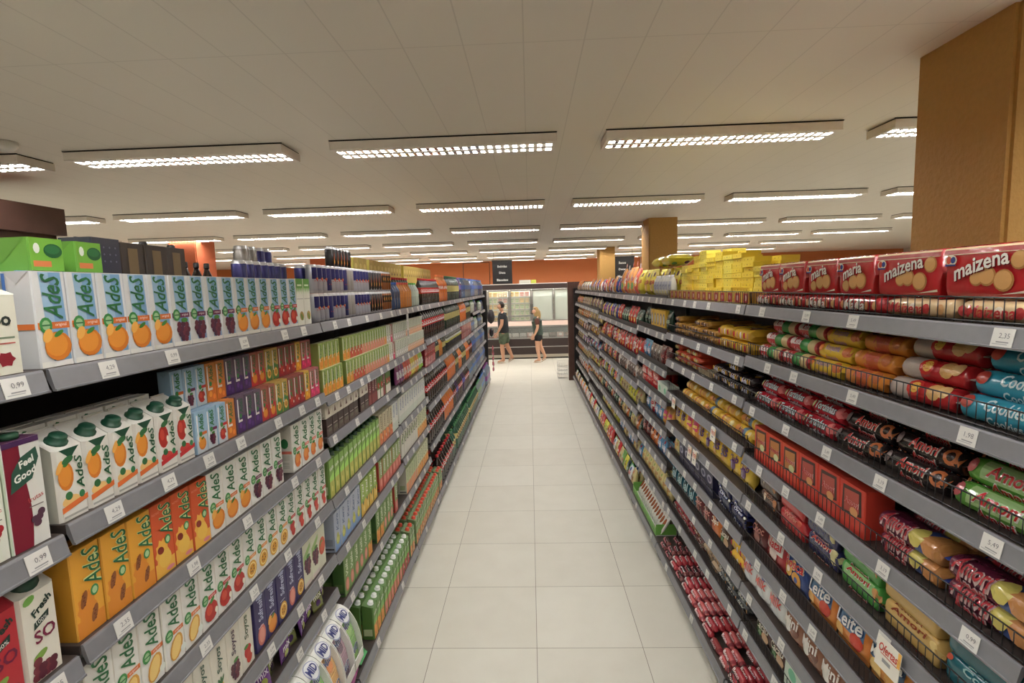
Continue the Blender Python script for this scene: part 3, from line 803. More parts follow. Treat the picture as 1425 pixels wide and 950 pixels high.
L1('whiteblack', 'white juice carton with black marks', (212, 210, 196), None, None, 'Del', (60, 56, 60), diag=(130, 160, 80))
L1('whiteorange', 'cream and orange juice carton', (206, 210, 170), (230, 160, 70), 'orange', 'Del', (90, 120, 80), frv=.2)
L1('palegreen', 'pale green juice carton with orange foot', (178, 194, 140), (222, 140, 90), None, 'Camp', (80, 110, 70), side=(190, 190, 170))
L1('dkred_box', 'dark red tea carton', (110, 40, 48), (140, 60, 60), None, 'Mate', (210, 180, 170), w=.06, h=.15)
L1('greentub', 'green and white tea carton', (90, 130, 60), (220, 216, 200), 'apple', None, w=.06, h=.14, frv=.6)
L1('triangle', 'cream milk box with brown triangle', (216, 208, 190), None, None, None, w=.075, h=.078, d=.07, extra=lambda p, mp, w, h, d: poly(p, mp, [(-w * .12, h * .2), (w * .2, h * .2), (w * .04, h * .62)], (96, 50, 36), 2), name='milk_box', cat='milk box')
L1('darkmilk', 'dark brown chocolate milk box', (62, 46, 44), (96, 80, 74), None, None, w=.075, h=.085, d=.07, name='milk_box', cat='milk box', extra=lambda p, mp, w, h, d: (rect(p, mp, -w * .35, h * .5, w * .35, h * .56, (170, 160, 150), 2), rect(p, mp, -w * .2, h * .2, w * .3, h * .4, (110, 110, 90), 2)))
L1('gold', 'gold patterned whisky gift box', (196, 164, 76), (176, 134, 56), None, None, w=.09, h=.365, d=.09, name='gift_box', cat='gift box', side=(206, 190, 84), extra=lambda p, mp, w, h, d: (ell(p, mp, 0, h * .85, w * .3, h * .05, (222, 196, 110), 2, 10), ell(p, mp, 0, h * .75, w * .2, h * .03, (120, 80, 40), 2, 8)))
L1('darkwine', 'dark brown wine gift box', (54, 42, 34), (74, 56, 40), None, None, w=.085, h=.285, d=.085, name='gift_box', cat='gift box', extra=lambda p, mp, w, h, d: rect(p, mp, -w * .2, h * .7, w * .2, h * .95, (120, 96, 60), 2))
L1('navybox', 'dark navy drink box', (44, 46, 62), None, None, None, w=.09, h=.29, d=.085, name='gift_box', cat='gift box', extra=lambda p, mp, w, h, d: [ell(p, mp, -w * .3 + w * .2 * (k % 4), h * (.8 + .06 * (k // 4)), w * .03, w * .03, (90, 94, 116), 2, 6) for k in range(12)])
# green carton with oval cap, lying across the row behind
def lying():
    w, h, d = .075, .068, .2
    p = brick(w, h, d, (110, 176, 48), (98, 160, 48), (156, 196, 110)); mp = m_front(-d / 2)
    rect(p, mp, -w * .4, h * .12, w * .1, h * .3, (226, 120, 60), 1); ell(p, mp, -w * .28, h * .68, w * .09, h * .16, (226, 232, 216), 1, 10)
    ell(p, mp, w * .18, h * .62, w * .27, h * .22, (22, 92, 44), 1, 18); ell(p, mp, w * .16, h * .66, w * .22, h * .14, (36, 112, 56), 2, 14)
    return p
design('lying_green', 'juice_carton', 'juice carton', 'bright green carton lying flat, dark green cap', .075, .068, .2, lying())
def feelgood(bg, swoosh, capc, word, fr):
    w, h, d = .078, .215, .064
    p = brick(w, h, d, bg, (190, 206, 180), (110, 60, 100)); mp = m_front(-d / 2)
    if swoosh:
        pts = []
        for k in range(9):
            t = k / 8; pts.append((w * (.02 + .07 * math.sin(t * 5)), h * t))
        for a, b in zip(pts, pts[1:]): poly(p, mp, [(-w * .45, a[1]), (a[0], a[1]), (b[0], b[1]), (-w * .45, b[1])], swoosh, 1)
        rect(p, mp, -w * .46, h * .95, w * .46, h, (70, 34, 84), 2)
    poly(p, mp, [(-w * .38, h * .54), (w * .18, h * .62), (w * .4, h * .8), (w * .36, h * .9), (-w * .05, h * .84), (-w * .3, h * .72)], (40, 84, 66), 3)
    txt(p, mp, 'Feel', w * .08, h * .79, w * .42, (232, 232, 222), 4, rot=.3, shear=.2, bold=.03)
    txt(p, mp, 'Good', w * .02, h * .68, w * .6, (232, 232, 222), 4, rot=.3, shear=.2, bold=.03)
    txt(p, mp, word, w * .2, h * .44, w * .4, (200, 70, 70), 4, rot=.2)
    rect(p, mp, w * .02, h * .36, w * .38, h * .37, (120, 110, 110), 4)
    for a, b in ((.12, .24), (.24, .25), (.18, .2), (.3, .29)): ell(p, mp, w * a, h * b, w * .1, h * .035, fr, 4, 12)
    cap = P('plastic'); cap.tube([(0, -.008, h + .001), (0, -.008, h + .012)], .017, capc, n=16)
    return p, cap
for key, desc, a in (('feel_red', 'white and crimson berry carton, purple top edge', ((222, 222, 214), (130, 22, 44), (30, 84, 56), 'frutas', (84, 50, 70))), ('feel_white', 'white berry tea carton with green leaf', ((226, 230, 214), None, (30, 84, 56), 'verde', (180, 30, 40)))):
    p, cap = feelgood(*a)
    design(key, 'juice_carton', 'juice carton', desc, .078, .215, .064, p, [('screw_cap', cap, 'dark green cap')])
def freshso(bg, red):
    w, h, d = .078, .225, .075
    p, cap = prisma(w, h, d, bg, pick(bg, .93), (28, 70, 50), .045, .021); mp = m_front(-d / 2); hh = h - .045
    ell(p, mp, -w * .22, hh * .94, w * .16, hh * .045, (110, 170, 70), 2, 10, rot=.4)
    txt(p, mp, 'Fresh', w * .06, hh * .82, w * .6, (34, 60, 50), 4, rot=.6, shear=.2, bold=.03)
    poly(p, mp, [(-w * .18, hh * .58), (w * .22, hh * .66), (w * .24, hh * .74), (-w * .16, hh * .66)], (34, 60, 50), 3)
    txt(p, mp, '100%', w * .03, hh * .66, w * .3, (230, 230, 220), 5, rot=.2)
    txt(p, mp, 'SO', w * .08, hh * .5, w * .56, (120, 24, 60), 4, rot=.15, bold=.02)
    ell(p, mp, -w * .1, hh * .28, w * .2, hh * .04, (120, 160, 60), 3, rot=.4)
    for k in range(9): ell(p, mp, w * (-.25 + .14 * (k % 4) + .03 * (k // 4)), hh * (.06 + .08 * (k // 4)), w * .12, hh * .05, (96, 34, 50) if k % 2 else (120, 44, 56), 3 + k % 2, 10)
    return p, cap
for key, desc, a in (('fresh_white', 'white grape juice carton with slanted top', ((226, 222, 206), 0)), ('fresh_red', 'red juice carton with slanted top', ((190, 40, 50), 1))):
    p, cap = freshso(*a)
    design(key, 'juice_carton', 'juice carton', desc, .078, .225, .075, p, [('screw_cap', cap, 'dark green cap')])
def pomcarton():
    w, h, d = .07, .17, .06
    p, cap = prisma(w, h, d, (222, 220, 200), (206, 206, 190), (190, 40, 50), .02, .014); mp = m_front(-d / 2)
    txt(p, mp, 'So', 0, h * .62, w * .5, (40, 50, 44), 3, bold=.03); rect(p, mp, -w * .35, h * .4, w * .3, h * .42, (120, 140, 110), 2); rect(p, mp, -w * .3, h * .34, w * .3, h * .355, (200, 90, 80), 2)
    ell(p, mp, 0, h * .17, w * .26, h * .09, (150, 30, 44), 2, 12, jag=.25)
    return p, cap
p, cap = pomcarton()
design('pom', 'juice_carton', 'juice carton', 'short white carton with pomegranate and red cap', .07, .17, .06, p, [('screw_cap', cap, 'red cap')])
def gcap(capc, bg, low, fr, key, desc, h=.2):
    w, d = .068, .068
    p, cap = prisma(w, h, d, bg, pick(bg, .8), capc, .016, .014); mp = m_front(-d / 2)
    rect(p, mp, -w * .4, 0, w * .4, h * .4, low, 1); poly(p, mp, [(-w * .4, h * .4), (w * .4, h * .4), (w * .4, h * .62), (-w * .4, h * .5)], pick(bg, 1.3), 1)
    fruit(p, mp, fr, 0, h * .24, w * .32, 2, h * .15)
    txt(p, mp, 'Valle', 0, h * .72, w * .7, (226, 232, 216), 4, rot=.2, shear=.2, bold=.02)
    for f in (m_left(-w / 2), m_right(w / 2)):
        rect(p, f, -d * .35, h * .1, d * .35, h * .3, (186, 200, 150), 1)
    design(key, 'juice_carton', 'juice carton', desc, w, h, d, p, [('screw_cap', cap, None)])
gcap((232, 234, 228), (98, 148, 62), (222, 122, 84), 'guava', 'wcap_guava', 'green guava nectar carton with white cap')
gcap((232, 234, 228), (98, 148, 62), (226, 150, 50), 'orange', 'wcap_orange', 'green orange nectar carton with white cap')
gcap((232, 234, 228), (98, 148, 62), (180, 40, 36), 'apple', 'wcap_red', 'green red-fruit nectar carton with white cap')
gcap((226, 70, 40), (120, 150, 90), (224, 160, 100), 'peach', 'rcap', 'green and cream carton with red cap')
gcap((30, 70, 36), (124, 170, 72), (186, 184, 80), 'pear', 'bcap', 'lime green pear carton with dark cap')
# cans and bottles
def can(bg, dec, w=.053, h=.134, stack_gap=0):
    r = w / 2
    secs = [(0, r * .8, r * .8, 2), (.004, r * .86, r * .86, 2), (.012, r, r, 2), (h * .5, r, r, 2), (h - .014, r, r, 2), (h - .004, r * .84, r * .84, 2), (h, r * .84, r * .84, 2)]
    p = P('can_metal')
    loft(p, 'z', secs, bands([(h - .01, h + 1, (206, 206, 210)), (-1, .008, (190, 190, 196))], bg), 18)
    mp = m_bag([(0, r, r, 2), (h, r, r, 2)])
    dec(p, mp, w, h)
    q = [(x * r * .75, y * r * .75, h - .002) for x, y in [(math.cos(2 * PI * j / 14), math.sin(2 * PI * j / 14)) for j in range(14)]]
    p.face(q, (186, 186, 190))
    return p
def bull(p, mp, w, h):
    r = w / 2
    for s in (0,):
        rect(p, mp, -r * .9, h * .5, -r * .02, h * .9, (40, 42, 110), 1, 4); rect(p, mp, r * .02, h * .1, r * .9, h * .5, (40, 42, 110), 1, 4)
    rect(p, mp, -r * .9, h * .1, -r * .02, h * .5, (176, 180, 196), 1, 4)
    ell(p, mp, 0, h * .5, r * .5, h * .05, (214, 60, 50), 3, 12, rings=2); ell(p, mp, 0, h * .52, r * .18, h * .03, (232, 190, 60), 4, 8)
    rect(p, mp, -r * .7, h * .42, r * .7, h * .445, (206, 44, 50), 3, 2)
def bull2(p, mp, w, h):
    r = w / 2
    rect(p, mp, -r * .5, h * .1, r * .5, h * .9, (54, 58, 120), 1, 4); rect(p, mp, -r * .6, h * .3, r * .6, h * .34, (206, 60, 60), 2, 2)
def burn(p, mp, w, h):
    r = w / 2
    poly(p, mp, [(-r * .3, h * .2), (r * .3, h * .3), (0, h * .85)], (222, 90, 40), 2); rect(p, mp, -r * .5, h * .06, r * .5, h * .14, (150, 150, 156), 2, 2); ell(p, mp, 0, h * .35, r * .3, h * .08, (240, 170, 60), 3, 8)
design('can_bull', 'energy_drink_can', 'drink can', 'silver and blue energy drink can', .053, .134, .053, can((178, 180, 190), bull))
design('can_blue', 'energy_drink_can', 'drink can', 'deep blue energy drink can', .053, .134, .053, can((52, 50, 120), bull2))
design('can_tall', 'energy_drink_can', 'drink can', 'tall grey energy drink can', .06, .168, .06, can((150, 146, 142), lambda p, mp, w, h: [rect(p, mp, -w * .3, h * (.15 + .06 * k), w * .3, h * (.16 + .06 * k), (120, 118, 118), 1) for k in range(12)], .06, .168))
design('can_tallb', 'energy_drink_can', 'drink can', 'tall deep blue energy drink can', .06, .168, .06, can((48, 46, 112), bull2, .06, .168))
design('can_silver', 'energy_drink_can', 'drink can', 'plain silver-backed energy drink can', .053, .134, .053, can((160, 156, 152), lambda p, mp, w, h: [rect(p, mp, -w * .3, h * (.15 + .06 * k), w * .3, h * (.16 + .06 * k), (120, 118, 118), 1) for k in range(12)]))
design('can_black', 'energy_drink_can', 'drink can', 'black energy drink can with orange flame', .053, .134, .053, can((30, 28, 30), burn))
design('can_bronze', 'energy_drink_can', 'drink can', 'bronze and black energy drink can', .053, .134, .053, can((150, 84, 40), lambda p, mp, w, h: (rect(p, mp, -w * .4, h * .45, w * .4, h * .8, (40, 30, 26), 1, 4), ell(p, mp, 0, h * .62, w * .25, h * .1, (222, 150, 50), 3, 8))))
def bottle(key, desc, liq, lab, capc, h=.30, r=.05, word=None, wc=(240, 240, 240), labz=(.42, .64), name='soda_bottle', cat='soda bottle', mat='drink_bottle', lab2=None, neck=None):
    neck = neck or liq
    secs = [(0, r * .82, r * .82, 2), (.008, r * .97, r * .97, 2), (h * .18, r, r, 2), (h * labz[0], r * .96, r * .96, 2), (h * labz[1], r * .96, r * .96, 2), (h * .70, r * .9, r * .9, 2), (h * .80, r * .58, r * .58, 2), (h * .88, r * .32, r * .32, 2), (h * .93, r * .27, r * .27, 2)]
    p = P(mat)
    loft(p, 'z', secs, bands([(h * .76, h, neck)], liq), 16)
    for j in range(5):     # ribs of the PET foot
        a = 2 * PI * j / 5
    l = P('film_print')
    z0, z1 = h * labz[0], h * labz[1]
    rl = r * .96 + .0008
    loft(l, 'z', [(z0, rl, rl, 2), ((z0 + z1) / 2, rl, rl, 2), (z1, rl, rl, 2)], lambda t, a: lab if (lab2 is None or t < (z0 + z1) / 2) else lab2, 16, caps=False)
    if word:
        mp = m_bag([(z0, rl, rl, 2), (z1, rl, rl, 2)])
        txt(l, mp, word, 0, (z0 + z1) / 2, r * 1.5, wc, 2, shear=.3, bold=.02, maxl=.25, rot=.06, height=(z1 - z0) * .55)
    c = P('plastic'); c.tube([(0, 0, h * .925), (0, 0, h * .93), (0, 0, h * .985), (0, 0, h)], [r * .33, r * .33, r * .32, r * .27], capc, n=12)
    design(key, name, cat, desc, r * 2, h, r * 2, p, [('label', l, None), ('bottle_cap', c, None)])
bottle('coke', 'cola bottle with red label', (34, 20, 18), (190, 34, 36), (196, 30, 34), h=.30, word='Coca-Cola')
bottle('coke_s', 'short cola bottle with red label', (34, 20, 18), (190, 34, 36), (196, 30, 34), h=.245, r=.038, word='Coca-Cola')
bottle('zero', 'cola bottle with black label', (30, 20, 20), (40, 38, 40), (40, 38, 40), h=.245, r=.038, word='Zero')
bottle('orange', 'orange soda bottle', (222, 110, 36), (226, 96, 40), (232, 110, 40), word='Fanta', neck=(206, 120, 50))
bottle('orange_s', 'short orange soda bottle', (206, 120, 40), (216, 130, 50), (222, 70, 50), h=.2, r=.036)
bottle('blue_s', 'short dark blue sports drink bottle', (50, 70, 110), (40, 54, 90), (40, 90, 180), h=.2, r=.038)
bottle('clear_s', 'short clear lime drink bottle', (176, 190, 176), (190, 206, 190), (70, 170, 70), h=.2, r=.036)
bottle('guarana', 'green guarana soda bottle', (36, 84, 58), (206, 190, 110), (60, 130, 70), word='Antarctica', wc=(150, 40, 40))
bottle('guarana_d', 'dark green soda bottle with gold label', (34, 56, 44), (186, 172, 100), (40, 110, 60), labz=(.35, .6))
bottle('guarana_s', 'short green soda bottle with gold label', (34, 56, 44), (186, 172, 100), (40, 110, 60), h=.225, r=.036, labz=(.35, .6))
bottle('tonic', 'black tonic bottle with yellow band', (28, 30, 30), (196, 190, 84), (180, 176, 150), h=.222, r=.037, lab2=(210, 210, 200))
bottle('purple', 'purple grape soda bottle', (60, 34, 84), (96, 90, 170), (110, 60, 140))
bottle('water', 'clear water bottle with blue label', (176, 196, 208), (90, 130, 190), (60, 110, 190), mat='clear_bottle', name='water_bottle', cat='water bottle')
bottle('water_s', 'short clear water bottle', (176, 196, 208), (110, 140, 190), (60, 110, 190), h=.225, r=.037, mat='clear_bottle', name='water_bottle', cat='water bottle')
bottle('water_b', 'blue tinted water bottle', (110, 150, 206), (70, 110, 190), (50, 90, 180), mat='clear_bottle', name='water_bottle', cat='water bottle')
bottle('water_g', 'clear water bottle with green label', (176, 196, 196), (120, 160, 110), (80, 150, 90), mat='clear_bottle', name='water_bottle', cat='water bottle')
bottle('gallon', 'large water jug with purple label', (150, 176, 206), (130, 60, 140), (120, 50, 130), h=.36, r=.085, mat='clear_bottle', name='water_jug', cat='water jug', labz=(.25, .5))
bottle('wine', 'tall black wine bottle', (20, 18, 16), (44, 36, 30), (24, 20, 20), h=.31, r=.036, name='wine_bottle', cat='wine bottle', labz=(.1, .4), neck=(24, 20, 18))
bottle('beer', 'dark brown bottle with black cap', (34, 18, 14), (60, 40, 34), (20, 16, 16), h=.27, r=.032, name='beer_bottle', cat='beer bottle', labz=(.2, .45))
def redpack():
    w, h, d = .13, .2, .13
    p = box_p(w, h, d, (186, 36, 44), (120, 24, 34), (190, 60, 60), mat='film_print'); mp = m_front(-d / 2)
    for r_ in (0, 1):
        for k in range(3):
            rect(p, mp, -w * .45 + k * w * .31, h * (.04 + .5 * r_), -w * .45 + k * w * .31 + w * .27, h * (.44 + .5 * r_), (206, 50, 60), 1)
            txt(p, mp, 'Cola', -w * .31 + k * w * .31, h * (.24 + .5 * r_), h * .3, (236, 220, 220), 3, rot=PI / 2, shear=.2)
    return p
design('redpack', 'can_multipack', 'can pack', 'shrink-wrapped red cola can pack', .13, .2, .13, redpack())
# pouches / sachets / bags
def bag(w, h, t, bg, dec=None, n=2.6, crimp=.012, back=None, mat='film_print', top=None):
    secs = [(0, w * .47, .0012, 2.5), (crimp, w * .48, .002, 2.5), (crimp + h * .05, w * .49, t * .26, n), (h * .2, w * .5, t * .46, n), (h * .45, w * .5, t * .5, n), (h * .7, w * .5, t * .42, n), (h - crimp - h * .05, w * .49, t * .2, n), (h - crimp, w * .48, .002, 2.5), (h, w * .47, .0012, 2.5)]
    p = P(mat)
    loft(p, 'z', secs, bands([(h - crimp, h * 2, top or pick(bg, 1.2)), (-1, crimp, pick(bg, 1.1))], bg), 20)
    if dec: dec(p, m_bag(secs), w, h, t)
    return p
def B(key, name, cat, desc, w, h, t, bg, dec=None, **k):
    design(key, name, cat, desc, w, h, t, bag(w, h, t, bg, dec, **k))
def dec_text(word, wc, patch=None, blob=None, fr=None, ol=None, shear=.15):
    def f(p, mp, w, h, t):
        if patch: rect(p, mp, -w * .4, h * .36, w * .4, h * .72, patch, 1, 5)
        if blob:
            for i, (a, b, r, c) in enumerate(blob): ell(p, mp, a * w, b * h, r * w, r * w, c, 2 + i % 2, 12, rings=3)
        if fr: fruit(p, mp, fr, 0, h * .3, w * .25, 2, w * .25)
        if ol: txt(p, mp, word, 0, h * .53, w * .78, ol, 4, rot=.12, shear=shear, bold=.032, maxl=.3)
        txt(p, mp, word, 0, h * .53, w * .74, wc, 6, rot=.12, shear=shear, bold=.02, maxl=.3)
    return f
B('sachet_purple', 'drink_powder_sachet', 'drink sachet', 'shiny purple drink powder sachet', .075, .115, .014, (100, 40, 130), dec_text('mix', (210, 190, 220), None, [(0, .25, .22, (150, 160, 70))]))
B('sachet_green', 'drink_powder_sachet', 'drink sachet', 'olive green drink powder sachet', .075, .115, .014, (110, 116, 50), dec_text('mix', (220, 220, 200), None, [(0, .25, .2, (70, 40, 90))]))
B('s_red', 'drink_powder_sachet', 'drink sachet', 'red fruit drink powder sachet', .1, .13, .012, (190, 50, 56), dec_text('MID', (60, 70, 130), None, [(0, .3, .25, (150, 30, 44)), (.2, .2, .12, (210, 90, 80))], ol=(230, 230, 230)))
B('s_green', 'drink_powder_sachet', 'drink sachet', 'green apple drink powder sachet', .1, .13, .012, (120, 180, 70), dec_text('MID', (60, 70, 130), None, [(0, .3, .25, (150, 200, 90))], ol=(230, 230, 230)))
B('s_orange', 'drink_powder_sachet', 'drink sachet', 'orange drink powder sachet', .1, .13, .012, (226, 160, 60), dec_text('MID', (60, 70, 130), None, [(0, .3, .25, (232, 130, 40))], ol=(230, 230, 230)))
B('s_pink', 'drink_powder_sachet', 'drink sachet', 'mauve grape drink powder sachet', .1, .13, .012, (176, 130, 150), dec_text('MID', (60, 70, 130), None, [(0, .3, .25, (100, 60, 90))], ol=(230, 230, 230)))
for key, desc, c, c2 in (('p_purple', 'mauve juice pouch', (130, 60, 110), (206, 190, 200)), ('p_red', 'coral red juice pouch', (214, 84, 64), (230, 200, 180)), ('p_yellow', 'yellow juice pouch', (216, 190, 60), (232, 220, 160)), ('p_orange', 'amber juice pouch', (228, 150, 50), (236, 220, 180)), ('p_green', 'lime juice pouch', (150, 200, 60), (226, 230, 200))):
    B(key, 'juice_pouch', 'juice pouch', desc, .075, .16, .035, c, dec_text('Suco', (250, 246, 240), c2, [(0, .25, .2, pick(c, 1.25))], ol=pick(c, .6)))
B('candy_gold', 'sweet_bag', 'bag of sweets', 'orange and gold bag of sweets', .12, .122, .04, (222, 140, 50), dec_text('Bala', (250, 240, 220), None, [(-.2, .3, .15, (240, 190, 80)), (.2, .25, .14, (190, 60, 40))]))
B('candy_purple', 'sweet_bag', 'bag of sweets', 'magenta foil bag of sweets', .12, .118, .04, (150, 60, 120), dec_text('Bala', (240, 220, 240), None, [(-.2, .3, .15, (206, 150, 190)), (.2, .3, .12, (240, 240, 240))]))
B('candy_green', 'sweet_bag', 'bag of sweets', 'emerald foil bag of sweets', .11, .115, .04, (60, 160, 90), dec_text('Bala', (240, 240, 220), None, [(0, .3, .18, (230, 120, 90))]))
# ---- biscuit packages lying along the shelf
def rollp(Lx, r, bg, bandl=(), word=None, wc=(240, 240, 240), ol=None, blobs=(), phi=.55, n=2.0, ends=None, wlen=.45, wu=0.0, h_=None, patch=None):
    """round flow-wrapped roll of biscuits"""
    e = .012
    ra = r; rb = h_ or r
    secs = [(-Lx / 2, ra * .62, .0018, 2), (-Lx / 2 + e, ra * .6, .003, 2), (-Lx / 2 + e * 1.15, ra * .9, rb * .9, n), (-Lx / 2 + e * 1.6, ra, rb, n)]
    m = 9
    for k in range(1, m):
        t = -Lx / 2 + e * 1.6 + (Lx - 3.2 * e) * k / m; g = 1 + .012 * math.sin(k * 2.3)
        secs.append((t, ra * g, rb * g, n))
    secs += [(Lx / 2 - e * 1.6, ra, rb, n), (Lx / 2 - e * 1.15, ra * .9, rb * .9, n), (Lx / 2 - e, ra * .6, .003, 2), (Lx / 2, ra * .62, .0018, 2)]
    p = P('film_print'); c0 = rb * 1.012
    loft(p, 'x', secs, bands([(-Lx, -Lx / 2 + e, ends or bg), (Lx / 2 - e, Lx, ends or bg)] + [(a * Lx, b * Lx, c) for a, b, c in bandl], bg), 18, c0=c0)
    mp = m_roll(secs, c0, phi)
    if patch:
        a, b, c = patch; rect(p, mp, a * Lx, -r * .75, b * Lx, r * .75, c, 1, 6)
    for a, q, s, c in blobs: ell(p, mp, a * Lx, q * r, s * r, s * r, c, 2, 12, rings=3)
    if word:
        if ol: txt(p, mp, word, wu * Lx, 0, wlen * Lx * 1.05, ol, 4, shear=.15, bold=.032, maxl=.3, height=r * 1.05)
        txt(p, mp, word, wu * Lx, 0, wlen * Lx, wc, 6, shear=.15, bold=.02, maxl=.3, height=r * .85)
        if True:     # the name again lower down on the front, as on the real wrap
            mp2 = m_roll(secs, c0, phi - 1.05); 
            if ol: txt(p, mp2, word, wu * Lx, 0, wlen * Lx * .9, ol, 4, shear=.15, bold=.032, maxl=.3, height=r * .8)
            txt(p, mp2, word, wu * Lx, 0, wlen * Lx * .85, wc, 6, shear=.15, bold=.02, maxl=.3, height=r * .65)
    return p
def R(key, desc, Lx, r, bg, *a, name='biscuit_roll', cat='biscuit roll', **k):
    design(key, name, cat, desc, Lx, 2 * (k.get('h_') or r) * 1.012, 2 * r, rollp(Lx, r, bg, *a, **k))
BIS = (200, 140, 76)
R('r_turq', 'turquoise biscuit roll with cookie print', .235, .030, (44, 150, 180), [], 'Cookies', (196, 226, 232), blobs=[(-.36, 0, .55, (190, 60, 50)), (.42, 0, .55, BIS)], wlen=.42, wu=.06)
R('r_silver', 'silver and red biscuit roll', .235, .030, (176, 160, 150), [(-.1, .5, (190, 30, 36))], None, blobs=[(-.06, 0, .8, (206, 40, 34)), (-.05, 0, .5, (232, 170, 60)), (.22, 0, .75, (214, 160, 90)), (.33, .2, .6, (224, 176, 110))])
R('r_orange', 'orange biscuit roll', .2, .028, (222, 130, 40), [(-.15, .1, (206, 96, 44))], 'Maria', (214, 90, 60), blobs=[(.3, 0, .7, (196, 100, 40)), (-.35, .1, .5, (206, 120, 50))], wlen=.35)
R('r_yellow', 'yellow biscuit roll with orange biscuits', .2, .028, (232, 188, 44), [], 'Rosquinha', (150, 110, 150), blobs=[(.35, 0, .7, (212, 110, 50)), (-.35, 0, .45, (226, 120, 40))], wlen=.4)
R('r_redgreen', 'red biscuit roll with green band', .2, .029, (206, 66, 70), [(-.02, .2, (60, 150, 70)), (.2, .42, (214, 190, 130))], 'Leite', (232, 226, 222), blobs=[(-.33, 0, .5, (232, 200, 190))], wlen=.25, wu=-.12)
R('r_tort', 'glossy red biscuit roll with silver lettering', .2, .029, (190, 28, 44), [], 'Tortinhas', (206, 206, 214), ol=(90, 84, 90), blobs=[(.4, 0, .7, (226, 110, 110)), (-.42, 0, .5, (206, 190, 130))], wlen=.6)
R('r_dark', 'dark brown filled-biscuit roll', .23, .030, (40, 30, 30), [], 'Amori', (206, 40, 40), ol=(216, 206, 200), blobs=[(.36, 0, .75, (196, 104, 56)), (.36, 0, .4, (50, 26, 20)), (-.42, 0, .6, (120, 100, 100))], wlen=.42)
R('r_green', 'apple green filled-biscuit roll', .25, .031, (90, 156, 56), [], 'Amori', (196, 36, 40), ol=(224, 226, 216), blobs=[(-.42, 0, .6, (190, 90, 90)), (.42, 0, .6, BIS)], wlen=.45, patch=(-.3, .5, (150, 190, 120)))
R('r_red2', 'scarlet filled-biscuit roll', .22, .029, (186, 40, 40), [], 'Amori', (226, 190, 150), ol=(140, 20, 26), blobs=[(.38, 0, .6, (206, 120, 70))], wlen=.5)
R('r_yel2', 'egg-yellow biscuit roll with blue panel', .22, .029, (236, 190, 50), [(.0, .14, (100, 140, 160))], 'Maizena', (140, 60, 50), blobs=[(-.3, 0, .7, (226, 140, 50)), (.33, 0, .5, (238, 210, 130))], wlen=.25, wu=-.05)
R('r_yel3', 'golden biscuit roll with orange rings', .22, .029, (230, 176, 50), [(-.2, -.1, (206, 110, 50))], None, blobs=[(.1, 0, .8, (214, 150, 60)), (.36, 0, .6, (238, 216, 140))])
R('r_base_red', 'small red-striped biscuit roll', .124, .0185, (176, 44, 54), [(-.5, -.3, (96, 44, 44))], 'Bono', (232, 206, 206), ol=(120, 20, 36), wlen=.55)
R('r_base_dark', 'small dark chocolate biscuit roll', .124, .0185, (70, 40, 40), [(.3, .5, (120, 60, 60))], 'Bono', (214, 120, 130), ol=(120, 20, 36), wlen=.55)
R('r_base_pink', 'small pink strawberry biscuit roll', .124, .0185, (200, 84, 84), [(.36, .5, (150, 50, 60))], 'Bono', (244, 220, 220), ol=(170, 30, 50), wlen=.55)
def PK(key, desc, Lx, hh, d, bg, *a, **k):
    R(key, desc, Lx, d / 2, bg, *a, n=k.pop('n', 4.0), h_=hh / 2, name='biscuit_pack', cat='biscuit pack', phi=k.pop('phi', .5), **k)
PK('k_navy', 'navy biscuit pack with cream biscuit print', .2, .075, .05, (48, 48, 96), [], 'Amori', (206, 50, 50), ol=(220, 220, 200), blobs=[(.36, 0, .9, (210, 200, 140))], wlen=.6)
PK('k_green', 'bright green biscuit pack', .2, .075, .05, (66, 150, 60), [], 'Amori', (200, 36, 40), ol=(224, 230, 216), blobs=[(.4, -.2, .6, BIS)], wlen=.55, patch=(-.35, .35, (130, 186, 110)))
PK('k_tan', 'tan wafer biscuit pack', .22, .075, .05, (200, 160, 84), [], 'Amori', (150, 60, 40), blobs=[(.4, -.2, .5, (226, 196, 120))], wlen=.6)
PK('k_teal', 'dark teal coconut biscuit pack', .22, .075, .05, (22, 96, 110), [], 'Coco', (150, 196, 196), blobs=[(-.4, .2, .5, (190, 70, 50)), (.3, -.3, .6, (140, 170, 170))], wlen=.4)
PK('k_redp', 'bright red wafer pack', .2, .075, .05, (196, 40, 44), [], 'Wafer', (226, 140, 120), blobs=[(.3, .1, .6, (222, 90, 70))], wlen=.5)
PK('k_brown', 'brown chocolate wafer pack', .18, .075, .05, (70, 46, 40), [], 'Choco', (190, 140, 110), blobs=[(.3, -.2, .7, (190, 120, 70)), (-.2, -.3, .5, (226, 206, 180))], wlen=.5)
PK('k_purple', 'plum and blue filled-biscuit pack', .24, .058, .085, (104, 34, 60), [(.1, .36, (60, 84, 150)), (.36, .47, (180, 120, 60))], 'Amori', (190, 50, 60), ol=(206, 170, 170), blobs=[(.15, 0, .6, (206, 190, 90)), (.34, 0, .7, (196, 130, 70))], wlen=.42, wu=-.15, n=3.0, ends=(60, 80, 170), phi=.7)
PK('k_oreo', 'navy sandwich-biscuit pack with white letters', .2, .075, .055, (34, 40, 92), [], 'Oreo', (226, 228, 236), ol=(60, 80, 160), blobs=[(.36, -.1, .8, (40, 34, 34)), (.36, -.1, .4, (220, 220, 210))], wlen=.5, phi=.8)
PK('k_maizena', 'long red biscuit family pack', .235, .12, .055, (186, 26, 32), [], None, n=5.0)
PK('k_maria', 'short red biscuit family pack', .185, .12, .055, (184, 30, 34), [], None, n=5.0)
